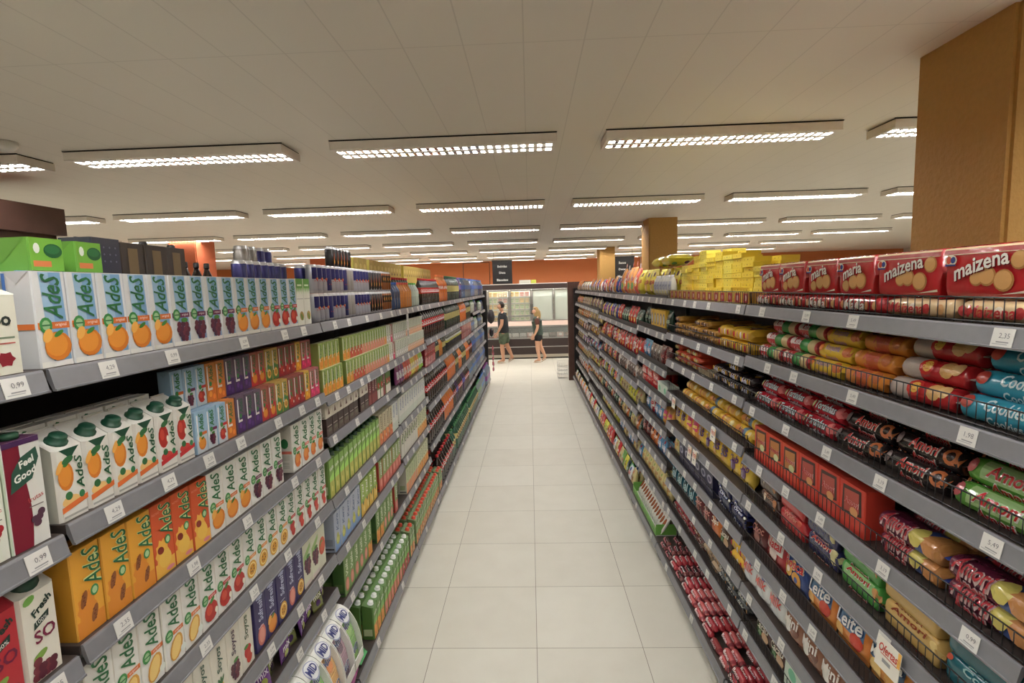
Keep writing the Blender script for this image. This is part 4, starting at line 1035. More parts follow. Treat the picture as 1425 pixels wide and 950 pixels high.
def family(key, word, wl):
    D = DS[key]; p = D.body; Lx, hh = D.w, .12
    secs = [(-Lx / 2, .0275, .06, 5), (Lx / 2, .0275, .06, 5)]
    mp = m_packf(secs, .0607)
    rect(p, mp, -Lx * .47, .112, Lx * .47, .117, (222, 190, 150), 1, 2)
    rect(p, mp, -Lx * .47, .1005, Lx * .47, .102, (232, 206, 170), 2); rect(p, mp, -Lx * .47, .102, Lx * .47, .112, (170, 60, 60), 1)
    for a, b, r in (((.05, .05, .022), (.22, .04, .024), (-.06, .046, .018), (.36, .082, .02)) if wl > .5 else ((.0, .042, .023), (.2, .045, .025), (-.2, .03, .018))):
        ell(p, mp, a * Lx, b, r, r, (176, 116, 60), 3, 16, rings=2); ell(p, mp, a * Lx - .001, b + .001, r * .85, r * .85, (206, 150, 86), 4, 16, rings=2)
    x = -Lx * .36
    ell(p, mp, x, .088, .017, .013, (226, 214, 190), 5, 14); ell(p, mp, x - .005, .089, .007, .009, (206, 70, 50), 6, 10); ell(p, mp, x + .007, .089, .007, .008, (40, 60, 140), 6, 10); rect(p, mp, x - .015, .075, x + .015, .079, (40, 60, 140), 6)
    txt(p, mp, word, -Lx * .012, .0705, Lx * wl, (110, 16, 22), 6, rot=.26, shear=.2, bold=.02, height=.033, arc=.006)
    txt(p, mp, word, -Lx * .02, .0725, Lx * wl, (230, 220, 210), 8, rot=.26, shear=.2, bold=.02, height=.033, arc=.006)
    poly(p, mp, [(-Lx * .1, .006), (Lx * .47, .014), (Lx * .47, .02), (Lx * .2, .010)], (226, 210, 190), 5)
    mt = m_packt(secs, .0607)
    for k in range(7): rect(p, mt, -Lx * .45 + k * Lx * .13, -.02, -Lx * .45 + k * Lx * .13 + Lx * .07, .02, [(222, 200, 150), (206, 130, 110), (226, 180, 160)][k % 3], 1)
family('k_maizena', 'maizena', .6); family('k_maria', 'maria', .5)
def flatpack(key, desc, bg, word, wc, c2, w=.2, h=.05, d=.13, ol=(226, 220, 210)):
    R(key, desc, w, d / 2, bg, [], None, n=3.2, h_=h / 2, name='biscuit_pack', cat='biscuit pack')
    D = DS[key]; p = D.body
    secs = [(-w / 2, d / 2, h / 2, 3.2), (w / 2, d / 2, h / 2, 3.2)]
    mf = m_packf(secs, h * .506)
    for k in range(5): ell(p, mf, -w * .4 + k * w * .19, h * .5, w * .05, h * .26, [c2, (206, 150, 90), (226, 214, 190)][k % 3], 2, 10)
    if word: txt(p, mf, word, -w * .1, h * .5, w * .5, wc, 5, shear=.2, bold=.02, maxl=.25)
    mt = m_packt(secs, h * .506)
    if word: txt(p, mt, word, 0, 0, w * .6, wc, 5, shear=.2, bold=.02, maxl=.25)
    ell(p, mt, w * .25, -d * .15, w * .12, w * .12, c2, 2, 12)
flatpack('f_red', 'red family biscuit pack lying flat', (176, 36, 40), 'Maria', (230, 216, 206), (206, 130, 80))
flatpack('f_cream', 'cream and red biscuit pack lying flat', (206, 176, 130), 'Maizena', (190, 40, 44), (186, 40, 44), w=.24)
flatpack('f_bars', 'brown and yellow wafer pack lying flat', (196, 140, 50), 'Passa', (110, 60, 40), (80, 50, 40), w=.13, h=.04)
flatpack('f_yel', 'yellow flat biscuit pack with red heart', (232, 180, 40), None, (190, 40, 50), (206, 40, 50), w=.2, h=.06)
flatpack('f_rort', 'red and yellow snack-cake pack', (212, 70, 40), 'Ana', (244, 220, 120), (240, 190, 60), w=.12, h=.04)
flatpack('f_blk', 'black and yellow snack-cake pack', (44, 34, 40), 'Ana', (200, 200, 230), (236, 186, 50), w=.12, h=.045)
flatpack('f_small', 'small crimson biscuit pack', (170, 60, 70), 'Club', (230, 200, 200), (110, 50, 60), w=.1, h=.035, d=.07)
flatpack('f_smalld', 'small chocolate biscuit pack', (96, 54, 54), 'Club', (220, 180, 170), (180, 90, 90), w=.1, h=.035, d=.07)
flatpack('f_pale', 'small beige rice-cracker pack', (196, 170, 140), 'Light', (110, 90, 80), (150, 120, 90), w=.11, h=.04, d=.08)
flatpack('f_steel', 'small silver and black cracker pack', (84, 88, 90), 'Plus', (220, 224, 220), (160, 166, 160), w=.12, h=.04, d=.08)
# boxes on the biscuit side
def ybox(key, desc, w, h, d, bg, dec=None, top=None, name='biscuit_box', cat='biscuit box', side=None):
    p = box_p(w, h, d, bg, side or pick(bg, .96), top or pick(bg, 1.03)); mp = m_front(-d / 2)
    if dec: dec(p, mp, w, h, d)
    design(key, name, cat, desc, w, h, d, p)
def dots(c1, c2):
    def f(p, mp, w, h, d):
        for k in range(3): ell(p, mp, -w * .3 + k * w * .28, h * .5, h * .16, h * .16, c1 if k % 2 else c2, 1, 8)
        mt = m_top(h)
        ell(p, mt, 0, 0, w * .2, d * .18, c2, 2, 10)
    return f
ybox('y_flat', 'flat yellow biscuit box', .125, .024, .085, (236, 206, 50), dots((150, 110, 40), (206, 160, 40)))
ybox('y_flat2', 'flat pale yellow biscuit box', .125, .024, .085, (232, 212, 70), dots((120, 110, 60), (196, 176, 60)))
ybox('y_red', 'yellow and red small biscuit box', .09, .055, .06, (226, 180, 60), lambda p, mp, w, h, d: (rect(p, mp, -w * .2, h * .1, w * .4, h * .9, (196, 40, 50), 1), ell(p, mp, w * .1, h * .5, w * .12, h * .25, (232, 190, 180), 2)))
ybox('y_up', 'upright yellow box with blue oval', .085, .16, .06, (226, 178, 50), lambda p, mp, w, h, d: (ell(p, mp, 0, h * .56, w * .28, h * .3, (84, 90, 140), 1, 16), ell(p, mp, 0, h * .56, w * .18, h * .2, (206, 206, 214), 2, 14)))
ybox('navy_box', 'navy cracker box', .105, .15, .06, (40, 38, 70), lambda p, mp, w, h, d: (ell(p, mp, 0, h * .62, w * .34, h * .16, (150, 150, 176), 1, 14), ell(p, mp, 0, h * .62, w * .22, h * .09, (56, 56, 96), 2, 12), rect(p, mp, -w * .4, h * .2, w * .4, h * .28, (96, 96, 126), 1)))
ybox('mint_box', 'white and mint green biscuit box', .15, .11, .08, (206, 220, 206), lambda p, mp, w, h, d: (ell(p, mp, -w * .1, h * .6, w * .2, h * .2, (110, 190, 150), 1), rect(p, mp, -w * .4, h * .1, w * .4, h * .2, (190, 206, 190), 1)))
def amoribox(fr):
    def f(p, mp, w, h, d):
        poly(p, mp, [(-w * .4, h * .3), (w * .4, h * .42), (w * .36, h * .95), (-w * .36, h * .92)], (60, 40, 34), 1)
        poly(p, mp, [(-w * .3, h * .36), (w * .3, h * .46), (w * .28, h * .88), (-w * .3, h * .84)], (190, 120, 60) if fr else (176, 70, 60), 2)
        txt(p, mp, 'Amori', 0, h * .62, w * .6, (226, 216, 210), 4, shear=.2, bold=.035); txt(p, mp, 'Amori', 0, h * .62, w * .58, (196, 40, 44), 6, shear=.2, bold=.02)
        ell(p, mp, w * .1, h * .44, w * .16, h * .1, (206, 210, 150) if fr else (214, 150, 90), 3, 12)
        rect(p, mp, -w * .45, 0, w * .45, h * .14, (206, 50, 40), 3)
    return f
ybox('a_box', 'orange-red filled-biscuit display box', .125, .15, .09, (216, 66, 40), amoribox(1))
ybox('a_box2', 'red filled-biscuit display box', .125, .15, .09, (206, 56, 40), amoribox(0))
ybox('y_case', 'open yellow and blue biscuit carton', .3, .05, .14, (238, 206, 60), lambda p, mp, w, h, d: (rect(p, mp, -w * .5, h * .7, w * .5, h, (214, 80, 60), 1), rect(p, mp, w * .3, 0, w * .5, h, (60, 120, 190), 2)))
# bags on the biscuit side
BB = lambda *a, **k: B(*a, **k)
B('b_leite', 'biscuit_bag', 'biscuit bag', 'orange biscuit bag with big white letters', .17, .188, .06, (222, 130, 50), dec_text('Leite', (236, 236, 236), (90, 130, 170), [(-.25, .25, .14, (232, 176, 90)), (.25, .3, .16, (206, 60, 40)), (.3, .85, .12, (200, 50, 40)), (-.3, .9, .1, (190, 70, 40))], ol=(40, 70, 120)))
B('b_maiz', 'biscuit_bag', 'biscuit bag', 'amber biscuit bag with blue name panel', .17, .188, .06, (220, 140, 56), dec_text('Maizena', (236, 236, 226), (60, 96, 130), [(-.2, .25, .16, (232, 190, 100)), (.2, .25, .16, (214, 150, 60)), (.3, .9, .1, (200, 50, 40))], ol=(30, 60, 100)))
B('b_blue', 'biscuit_bag', 'biscuit bag', 'blue bag of ring biscuits', .17, .188, .06, (40, 70, 140), dec_text('Rosca', (214, 60, 60), None, [(-.2, .35, .18, (226, 160, 60)), (-.2, .35, .08, (240, 220, 190)), (.15, .25, .18, (222, 150, 50)), (.15, .25, .07, (60, 80, 140)), (.0, .5, .12, (232, 190, 110))], ol=(226, 220, 206)))
B('b_red', 'biscuit_bag', 'biscuit bag', 'red bag with white lettered disc', .16, .182, .055, (176, 36, 44), dec_text('Natal', (206, 50, 56), (222, 216, 206), [(0, .3, .2, (214, 190, 180))]))
B('b_dark', 'biscuit_bag', 'biscuit bag', 'dark maroon biscuit bag', .14, .17, .05, (96, 36, 40), dec_text('Choc', (196, 120, 110), None, [(0, .3, .2, (140, 70, 60))]))
B('b_wblue', 'biscuit_bag', 'biscuit bag', 'white and blue bag with green knot', .13, .17, .06, (210, 214, 214), dec_text('Milk', (206, 70, 60), None, [(0, .25, .25, (190, 196, 200)), (.15, .75, .16, (70, 96, 160)), (-.25, .85, .12, (60, 160, 80))]), top=(60, 170, 80))
B('b_brown', 'biscuit_bag', 'biscuit bag', 'brown and white bear-print bag', .13, .17, .06, (150, 96, 70), dec_text('Mini', (226, 216, 206), None, [(-.15, .4, .22, (220, 216, 206)), (.2, .4, .2, (110, 56, 40)), (0, .82, .16, (60, 150, 70))]), top=(60, 160, 70))
B('b_green', 'biscuit_bag', 'biscuit bag', 'green bag with red lettering', .14, .18, .06, (96, 150, 70), dec_text('Amores', (206, 60, 60), None, [(-.15, .3, .2, (220, 220, 200)), (.2, .4, .15, (120, 70, 50))]))
B('b_choc', 'biscuit_bag', 'biscuit bag', 'dark chocolate and green biscuit bag', .14, .16, .055, (80, 50, 44), dec_text('Cacau', (210, 200, 180), None, [(-.2, .3, .2, (70, 120, 60)), (.2, .3, .18, (190, 150, 110))]))
B('b_yel', 'biscuit_bag', 'biscuit bag', 'glossy yellow wafer bag', .12, .17, .06, (226, 184, 50), dec_text('Bis', (90, 60, 110), None, [(-.1, .3, .2, (214, 150, 50)), (.2, .6, .12, (120, 90, 60))]))
B('b_pink', 'biscuit_bag', 'biscuit bag', 'yellow bag with pink panel', .12, .17, .05, (222, 150, 60), dec_text('Teens', (240, 220, 90), (222, 70, 110), [(0, .25, .2, (240, 180, 60))]))
B('b_mash', 'marshmallow_bag', 'sweet bag', 'yellow bag with purple stripe', .13, .17, .07, (230, 190, 60), dec_text('Club', (100, 60, 120), None, [(0, .35, .22, (96, 60, 100)), (.2, .8, .1, (200, 60, 50))]))
B('b_tealb', 'biscuit_bag', 'biscuit bag', 'dark teal cracker bag', .13, .15, .05, (20, 74, 92), dec_text('Sal', (150, 190, 196), None, [(0, .35, .2, (60, 120, 130))]))
B('b_cream', 'biscuit_bag', 'biscuit bag', 'cream and yellow cracker bag', .12, .15, .05, (216, 200, 130), dec_text('Agua', (190, 120, 60), None, [(0, .35, .2, (226, 180, 90)), (.2, .75, .1, (150, 180, 90))]))
B('b_lblue', 'biscuit_bag', 'biscuit bag', 'light blue patterned sweet bag', .13, .16, .06, (90, 150, 196), dec_text('Bala', (226, 226, 240), None, [(-.15, .3, .18, (60, 90, 170)), (.2, .4, .15, (220, 220, 226)), (.1, .75, .1, (206, 60, 80))]))
B('b_orng', 'biscuit_bag', 'snack bag', 'orange and brown snack bag', .13, .17, .06, (214, 110, 44), dec_text('Chips', (240, 226, 200), None, [(-.1, .3, .22, (190, 80, 40)), (.2, .7, .14, (90, 50, 60))]))
B('b_rsnack', 'snack_bag', 'snack bag', 'red snack bag with orange burst', .13, .19, .06, (196, 44, 44), dec_text('Snack', (240, 226, 210), None, [(0, .45, .26, (226, 120, 50)), (.15, .3, .14, (236, 180, 70)), (-.2, .8, .12, (222, 216, 206))]))
B('b_blsn', 'snack_bag', 'snack bag', 'royal blue and pink snack bag', .12, .18, .06, (44, 60, 140), dec_text('Top', (226, 110, 140), None, [(0, .3, .24, (206, 150, 70)), (.1, .7, .16, (214, 100, 140))]))
B('b_dgreen', 'snack_bag', 'snack bag', 'dark green snack bag', .12, .17, .06, (30, 60, 46), dec_text('Nuts', (170, 190, 160), None, [(0, .35, .22, (70, 110, 80))]))
B('b_silver', 'snack_bag', 'snack bag', 'silver and brown foil bag', .11, .15, .05, (130, 118, 110), dec_text('Crac', (70, 50, 50), None, [(0, .35, .2, (96, 60, 54)), (.2, .7, .12, (214, 210, 206))]))
B('b_lemon', 'snack_bag', 'snack bag', 'lemon yellow snack bag', .13, .17, .06, (206, 200, 50), dec_text('Palha', (120, 120, 40), None, [(0, .35, .22, (226, 214, 90)), (.2, .7, .1, (80, 130, 60))]))
B('b_peach', 'snack_bag', 'snack bag', 'pale patterned snack bag', .13, .17, .06, (196, 180, 120), dec_text('Mix', (150, 80, 60), None, [(-.1, .3, .18, (214, 150, 80)), (.2, .5, .14, (140, 160, 90)), (.0, .8, .12, (214, 120, 100))]))
B('b_bigyel', 'pasta_bag', 'pasta bag', 'big glossy yellow pasta bag', .2, .225, .09, (226, 206, 50), dec_text('Massa', (180, 50, 50), None, [(0, .3, .22, (206, 160, 50)), (-.2, .75, .1, (80, 150, 70)), (.25, .8, .1, (110, 50, 50))]))
B('b_flour', 'flour_bag', 'flour bag', 'white paper bag with blue print', .085, .165, .055, (206, 204, 196), dec_text('Trigo', (110, 116, 150), (170, 174, 190), [(0, .2, .25, (200, 190, 110))]), mat='carton_print')
B('b_orpot', 'snack_bag', 'snack bag', 'orange striped snack bag standing', .14, .2, .06, (226, 140, 60), dec_text('Crisp', (150, 60, 110), None, [(-.2, .4, .18, (214, 214, 216)), (.2, .3, .14, (90, 150, 80)), (.2, .8, .14, (216, 60, 50))]))
B('b_tray', 'wafer_tray', 'wafer pack', 'white and brown wafer tray', .12, .15, .05, (216, 210, 200), dec_text('Wafer', (130, 60, 50), None, [(0, .3, .25, (180, 84, 44))]))
B('b_orbig', 'snack_bag', 'snack bag', 'tall orange and silver snack bag', .18, .27, .08, (226, 140, 60), dec_text('Crisp', (150, 60, 110), None, [(-.2, .6, .18, (214, 214, 216)), (.2, .3, .2, (90, 150, 80)), (.15, 1.1, .16, (216, 60, 50))]))
B('b_rdbig', 'snack_bag', 'snack bag', 'tall red and green snack bag', .17, .25, .08, (206, 80, 60), dec_text('Salg', (240, 230, 210), None, [(-.2, .5, .2, (120, 160, 70)), (.2, .4, .16, (236, 190, 90)), (0, 1.1, .16, (200, 196, 200))]))
B('waf', 'wafer_pack', 'wafer pack', 'white wafer pack with brown oval', .058, .15, .032, (222, 216, 206), lambda p, mp, w, h, t: (ell(p, mp, 0, h * .58, w * .38, h * .22, (150, 76, 44), 2, 14, rings=3), ell(p, mp, 0, h * .6, w * .26, h * .14, (176, 96, 56), 3, 12, rings=3)))
B('waf2', 'wafer_pack', 'wafer pack', 'white wafer pack with brown stripes', .058, .15, .032, (216, 214, 210), lambda p, mp, w, h, t: [rect(p, mp, -w * .36, h * (.3 + .12 * k), w * .36, h * (.36 + .12 * k), (130, 80, 64), 2, 3) for k in range(5)])
# ------------------------------------------------------------------ stocking the shelves
TW = ['top', 'second', 'third', 'fourth', 'fifth', 'sixth', 'seventh', 'eighth']
CNT = {}
WARN = []
SIDEW = {-1: 'drinks', 1: 'biscuit'}
LV = {-1: LV_L, 1: LV_R}
def level_z(side, bay, tier):
    return BASE_Z if tier == 'b' else LV[side][bay][tier]
def lip(side, tier):
    return (LIP_BASE + .008) if tier == 'b' else (LIP_L if side < 0 else LIP_R) + (.012 if side < 0 else .014)
def put(key, side, bay, tier, Y, z, depth, parts=None, row=0, layer=0, yaw=0.0, tilt=0.0, roll=0.0, label=None, top_note=None):
    """depth = distance of the front face behind the shelf lip"""
    D = DS[key]
    X = side * (lip(side, tier) + depth + D.d / 2)
    n = CNT[(side, bay, tier, key, row, layer)] = CNT.get((side, bay, tier, key, row, layer), 0) + 1
    sh = 'bottom' if tier == 'b' else TW[tier]
    if label is None:
        bits = ['%s along' % ordn(n)]
        if row and layer: bits.append('%s row %s layer' % (ordn(row + 1), ordn(layer + 1)))
        elif layer: bits.append('upper layer' if layer == 1 else '%s layer up' % ordn(layer))
        elif row: bits.append('back row' if row == 1 else '%s row' % ordn(row + 1))
        tail = ', '.join(bits) + ', %s shelf, %s %s bay' % (sh, ORD[bay + 1], SIDEW[side])
        words_ = D.desc.split(); room = 16 - len(tail.split())
        if len(words_) > room:
            dd_ = D.desc.split(' with ')[0].split(' of ')[0].split()
            words_ = dd_ if len(dd_) <= room else dd_[:1] + dd_[-(room - 1):]
        label = ' '.join(words_) + ', ' + tail
    if parts is None: parts = row == 0 and bay <= 5
    rz = (PI / 2 if side < 0 else -PI / 2) + yaw
    R_ = Matrix.Rotation(rz, 4, 'Z') @ Matrix.Rotation(tilt, 4, 'X') @ Matrix.Rotation(roll, 4, 'Y')
    M = Matrix.Translation((X, Y, z)) @ R_
    grp = '%s designs on the %s shelf, %s %s bay' % (D.cat, sh, ORD[bay + 1], SIDEW[side])
    usep = parts and D.parts
    o = bpy.data.objects.new(D.name, body_mesh(D) if usep or not D.parts else merged_mesh(D)); COL.objects.link(o)
    o.matrix_world = M
    o['label'] = label; o['category'] = D.cat; o['group'] = grp
    if usep:
        for pn, pm, pl in part_meshes(D):
            c = bpy.data.objects.new(pn, pm); COL.objects.link(c); c.parent = o
            if pl: c['label'] = pl
    return o
rj = random.Random(11)
def run(side, bay, tier, y0, spec, rows=1, layers=1, depth=0.0, gap=0.0015, jit=1.0, z0=0.0, lback=0.0, tilt=0.0, rowstep=None, parts=None, row0=0, layer0=0, ymax=None):
    z = level_z(side, bay, tier) + 0.0008 + z0
    y = y0
    for key, n in spec:
        if key is None: y += n; continue
        D = DS[key]
        for i in range(n):
            if ymax and y + D.w > ymax: break
            for r in range(rows):
                for l in range(layers):
                    dz = l * (D.h + 0.001)
                    dd = depth + r * (rowstep or (D.d + 0.004)) + l * lback + rj.uniform(0, .0035) * jit
                    if tilt: dd += D.h * math.sin(abs(tilt)) * 0.0
                    put(key, side, bay, tier, y + D.w / 2 + gap / 2, z + dz + (D.d / 2 * math.sin(abs(tilt)) if tilt else 0), dd, row=r + row0, layer=l + layer0, yaw=rj.uniform(-1, 1) * 0.012 * jit, tilt=-tilt, parts=parts)
            y += D.w + gap
    if tier != 0 and tier != 'b':
        clear = LV[side][bay][tier - 1] - LV[side][bay][tier] - 0.022
        m = max(DS[k].h for k, n in spec if k) * math.cos(tilt) * layers + z0
        if m > clear + .001: WARN.append((side, bay, tier, round(m, 3), round(clear, 3)))
    return y
def pile(key, side, bay, tier, y, n=1, base=4, layers=3, depth=0.012, gap=0.003, hexa=True):
    """rolls lying along the shelf, stacked back from the fence"""
    D = DS[key]; z = level_z(side, bay, tier) + 0.001
    s = D.d * 0.985 + .001
    for i in range(n):
        for l in range(layers):
            m = base - l
            for r in range(m):
                if l < layers - 1 and r > 1 + 0 and r < m - 0 and not (l == layers - 1) and r > 1: 
                    continue          # buried in the pile: nothing of it shows
                dd = depth + (r + l * .5) * (D.d + .0015) if hexa else depth + r * (D.d + .0015)
                zz = z + l * (D.h * (.875 if hexa else 1.0) + .001)
                put(key, side, bay, tier, y + D.w / 2 + rj.uniform(-1, 1) * .003, zz, dd, row=r, layer=l, yaw=rj.uniform(-1, 1) * (.008 if tier != 'b' else .03))
        y += D.w + gap
    return y
def flat_stack(key, side, bay, tier, y, n, layers, rows=1, depth=0.01, jit=1.0, gap=.004):
    D = DS[key]; z = level_z(side, bay, tier) + .001
    for i in range(n):
        L_ = layers[i % len(layers)] if isinstance(layers, (list, tuple)) else layers
        for r in range(rows):
            for l in range(L_):
                put(key, side, bay, tier, y + D.w / 2 + rj.uniform(-1, 1) * .003 * jit, z + l * (D.h + .0006), depth + r * (D.d + .004) + rj.uniform(0, .006) * jit, row=r, layer=l, yaw=rj.uniform(-1, 1) * .03 * jit)
        y += D.w + gap
    return y
L_, R_ = -1, 1
# ---- drinks gondola
run(L_, 0, 0, .742, [('pom', 3)])
run(L_, 0, 1, .725, [('feel_white', 2), ('feel_red', 1)])
run(L_, 0, 2, .80, [('fresh_red', 1), ('fresh_white', 1)])
run(L_, 1, 0, .988, [('blue_orange', 5), ('blue_grape', 4), ('blue_orange', 3), ('blue_apple', 3), ('greenwhite', 2)])
run(L_, 1, 0, .988, [('blue_orange', 3)], depth=.07, row0=1)
for k, yy in enumerate((1.085, 1.18)):
    D = DS['lying_green']
    put('lying_green', L_, 1, 0, yy - .02, 1.912 + .1985 + .002, .03, yaw=-.06 + .1 * k, label='bright green carton with dark cap lying on the blue cartons, %s' % ('nearer the camera' if k == 0 else 'farther from the camera'))
run(L_, 1, 0, 1.235, [('navybox', 1), ('darkwine', 3)], depth=.085, row0=1)
run(L_, 1, 0, 1.53, [('wine', 1), (None, .05), ('wine', 1)], depth=.17, row0=2)
run(L_, 1, 0, 1.84, [('beer', 4)], depth=.30, row0=2, z0=0)
run(L_, 1, 0, 1.90, [('can_blue', 7)], depth=.09, layers=2, row0=1)
run(L_, 1, 0, 2.05, [('can_tall', 2), ('can_tallb', 2)], depth=.16, layers=2, row0=2)
yy = run(L_, 1, 1, .986, [('cap_orange', 4), ('cap_apple', 2)])
run(L_, 1, 1, .99, [('white_melon', 5)], depth=.085, row0=1)
MS = [('m_blueo', 1), ('m_blueg', 1), ('m_bluea', 1), ('m_orange', 1), (None, .006), ('m_purple', 3), ('m_red', 2), ('m_gold', 2), ('m_dred', 3), ('m_yellow', 1), ('m_pink', 2)]
run(L_, 1, 1, yy + .006, MS); run(L_, 1, 1, yy + .006, MS, depth=.042, row0=1)
run(L_, 1, 1, yy - .018, [('m_blueo', 1), ('m_blueg', 1), ('m_bluea', 1), ('m_orange', 2)] + MS[5:], depth=.043, z0=.1265, row0=1, layer0=1, jit=.4)
run(L_, 1, 2, .992, [('honey', 3), ('splash', 3), ('white_orange', 3), ('white_grape', 3)]); run(L_, 1, 2, 2.005, [('white_peach', 4)])
run(L_, 1, 3, .992, [('white_melon', 5), ('white_apple', 3), ('white_passion', 4), ('white_strawberry', 5)])
run(L_, 1, 4, 1.01, [('soyos_pineapple', 6), ('soyos_grape', 1), ('soyos_strawberry', 1), (None, .015), ('navy_guava', 1), ('navy_orange', 1), ('navy_passion', 1), ('navy_guava', 1), ('navy_passion', 1), ('mix_grape', 2), ('mix_tomato', 1)])
for k in range(14):
    put('sachet_purple' if k % 5 in (0, 1, 3) else 'sachet_green', L_, 1, 5, 1.20 + k * .079, .624, .0 + .015 * (k % 2), tilt=-.25 + .1 * ((k * 7) % 3), yaw=.25 * ((k * 5) % 3 - 1))
# drink-powder dispensers stand on the bottom shelf
def dispenser():
    w, d, h = .113, .165, .27
    p = P('acrylic_white', 'carton_print'); c = (224, 224, 216)
    t = .004
    # side cheeks with curved front, back and floor
    def cheek(x):
        pts = [(-d / 2, 0), (-d / 2, .05)] + [(-d / 2 + .002 + .12 * (1 - math.cos(a * PI / 16)) , .05 + (h - .05) * math.sin(a * PI / 16)) for a in range(1, 9)] + [(d / 2, h), (d / 2, 0)]
        n = len(pts)
        V = [(x - t / 2, a, b) for a, b in pts] + [(x + t / 2, a, b) for a, b in pts]
        F = [(i, (i + 1) % n, n + (i + 1) % n, n + i) for i in range(n)] + [tuple(range(n))[::-1], tuple(range(n, 2 * n))]
        p.faces(V, F, c)
    cheek(-w / 2 + t / 2); cheek(w / 2 - t / 2)
    p.box(-w / 2, d / 2 - t, 0, w / 2, d / 2, h, c); p.box(-w / 2, -d / 2, 0, w / 2, d / 2, t, c); p.box(-w / 2, -d / 2, 0, w / 2, -d / 2 + t, .05, c)
    # white hood across the top with the name in an oval
    arc = [(-d / 2 + .002 + .12 * (1 - math.cos(a * PI / 32)), .05 + (h - .05) * math.sin(a * PI / 32)) for a in range(0, 17)]
    hood = arc[10:] + [(d / 2, h)]
    for a, b in zip(hood, hood[1:]): p.face([(-w / 2, a[0], a[1] + .001), (w / 2, a[0], a[1] + .001), (w / 2, b[0], b[1] + .001), (-w / 2, b[0], b[1] + .001)], c)
    def mt(u, v, l):
        cs = max(-1, min(1, 1 - (v + d / 2 - .002) / .12)); z = .05 + (h - .05) * math.sqrt(1 - cs * cs) if v < -d / 2 + .122 else h
        return (u, v - .0006 * l, z + .0016 + .0005 * l)
    cv = -.012
    ell(p, mt, 0, cv, .042, .030, (150, 158, 190), 1, 18, mat=1, rings=3); ell(p, mt, 0, cv, .038, .026, (222, 224, 226), 2, 18, mat=1, rings=3)
    txt(p, mt, 'MID', 0, cv, .062, (58, 66, 132), 4, bold=.03, height=.028, mat=1, maxl=.2)
    q = P('clear_plastic')
    fr = arc[:11]
    V = [(-w / 2 + t, a, b) for a, b in fr] + [(w / 2 - t, a, b) for a, b in fr]; n = len(fr)
    q.faces(V, [(i, i + 1, n + i + 1, n + i) for i in range(n - 1)], c, 0, True)
    return p.mesh('dispenser'), q.mesh('window')
DP, DQ = dispenser()
for k in range(7):
    fl = ['orange', 'red fruit', 'red fruit', 'green apple', 'orange', 'mauve grape', 'green apple'][k]
    sk = ['s_orange', 's_red', 's_red', 's_green', 's_orange', 's_pink', 's_green'][k]
    Y = 1.562 + k * .118
    r = ob('sachet_dispenser', DP, loc=(-.95, Y, .2615), rot=(0, 0, PI / 2), label='white curved sachet dispenser with blue oval, %s in its row, holding %s sachets' % (ordn(k + 1), fl), category='dispenser', group='white sachet dispensers low on the drinks gondola')
    ob('window', DQ, r, label='clear curved window')
    for j in range(4):
        D = DS[sk]
        o = ob('drink_powder_sachet', body_mesh(D), loc=([-.887, -.901, -.935, -.955][j], Y, [.268, .392, .30, .36][j]), rot=([-.13, -.42, -.3, -.5][j], 0, PI / 2), label='%s, %s one inside the %s sachet dispenser' % (D.desc, ['lower front', 'upper front', 'inner', 'rear'][j], ordn(k + 1)), category='drink sachet', group='sachets inside the dispensers')
# a low riser under the dispensers
p = P('shelf_dark'); p.box(-.42, -.075, 0, .42, .082, .006, (60, 50, 46)); 
for x in (-.41, 0, .41): p.box(x - .01, .0, -.128, x + .01, .08, 0, (60, 50, 46))
ob('display_riser', p.mesh('display_riser'), loc=(-.95, 1.916, .2545), rot=(0, 0, PI / 2), label='dark metal riser under the white sachet dispensers', category='shelf')
for k in range(6):
    key = ['candy_gold', 'candy_purple', 'candy_green'][k % 3] if k < 6 else ['candy_purple', 'candy_green', 'candy_gold'][k % 3]
    put(key, L_, 1 if k < 4 else 2, 'b', 1.82 + k * .125 if k < 4 else 1.84 + k * .125, .1265 + .010, -.012, tilt=-1.05, yaw=.3 * ((k * 5) % 3 - 1) * .5)
# second drinks bay
run(L_, 2, 0, 2.345, [('can_bull', 3), ('can_blue', 1), ('can_bull', 3), ('can_blue', 1), ('can_silver', 2), ('can_bull', 5), ('can_black', 5), ('can_bronze', 4)], layers=2)
run(L_, 2, 0, 2.36, [('can_blue', 4), ('can_silver', 4), ('can_bull', 3)], depth=.06, layers=2, row0=1)
run(L_, 2, 0, 2.99, [('can_black', 6)], depth=.16, layers=3, row0=2)
run(L_, 2, 0, 3.345, [('gold', 3)], depth=.16, row0=2)
run(L_, 3, 0, 3.68, [('gold', 10)], depth=.16, row0=2); run(L_, 4, 0, 4.68, [('gold', 14)], depth=.16, row0=2)
for dz, dd, l0 in ((0, 0, 0), (.1262, .012, 1)):
    run(L_, 2, 1, 2.35, [('g_orange', 5), (None, .05), ('g_orange', 2), ('g_red', 4), ('g_pink', 9), ('g_orange', 1), ('w_grey', 2), ('m_pink', 1)], depth=dd, z0=dz, layer0=l0, jit=.3)
run(L_, 2, 2, 2.36, [('darkmilk', 6), (None, .03), ('darkmilk', 2), ('dkred_box', 3), ('greentub', 2), ('dkred_box', 1), ('greentub', 2)])
run(L_, 2, 2, 2.36, [('triangle', 6), (None, .03), ('triangle', 2)], z0=.0862, layer0=1)
run(L_, 2, 3, 2.345, [('bcap', 12), ('pinkred', 4), ('whiteblue', 2)]); run(L_, 2, 3, 2.345, [('bcap', 12)], depth=.072, row0=1)
run(L_, 2, 4, 2.37, [('skyblue', 5), ('limeyellow', 4), (None, .055), ('redfruit', 7)]); run(L_, 2, 4, 3.12, [('redfruit', 7)], depth=.066, row0=1)
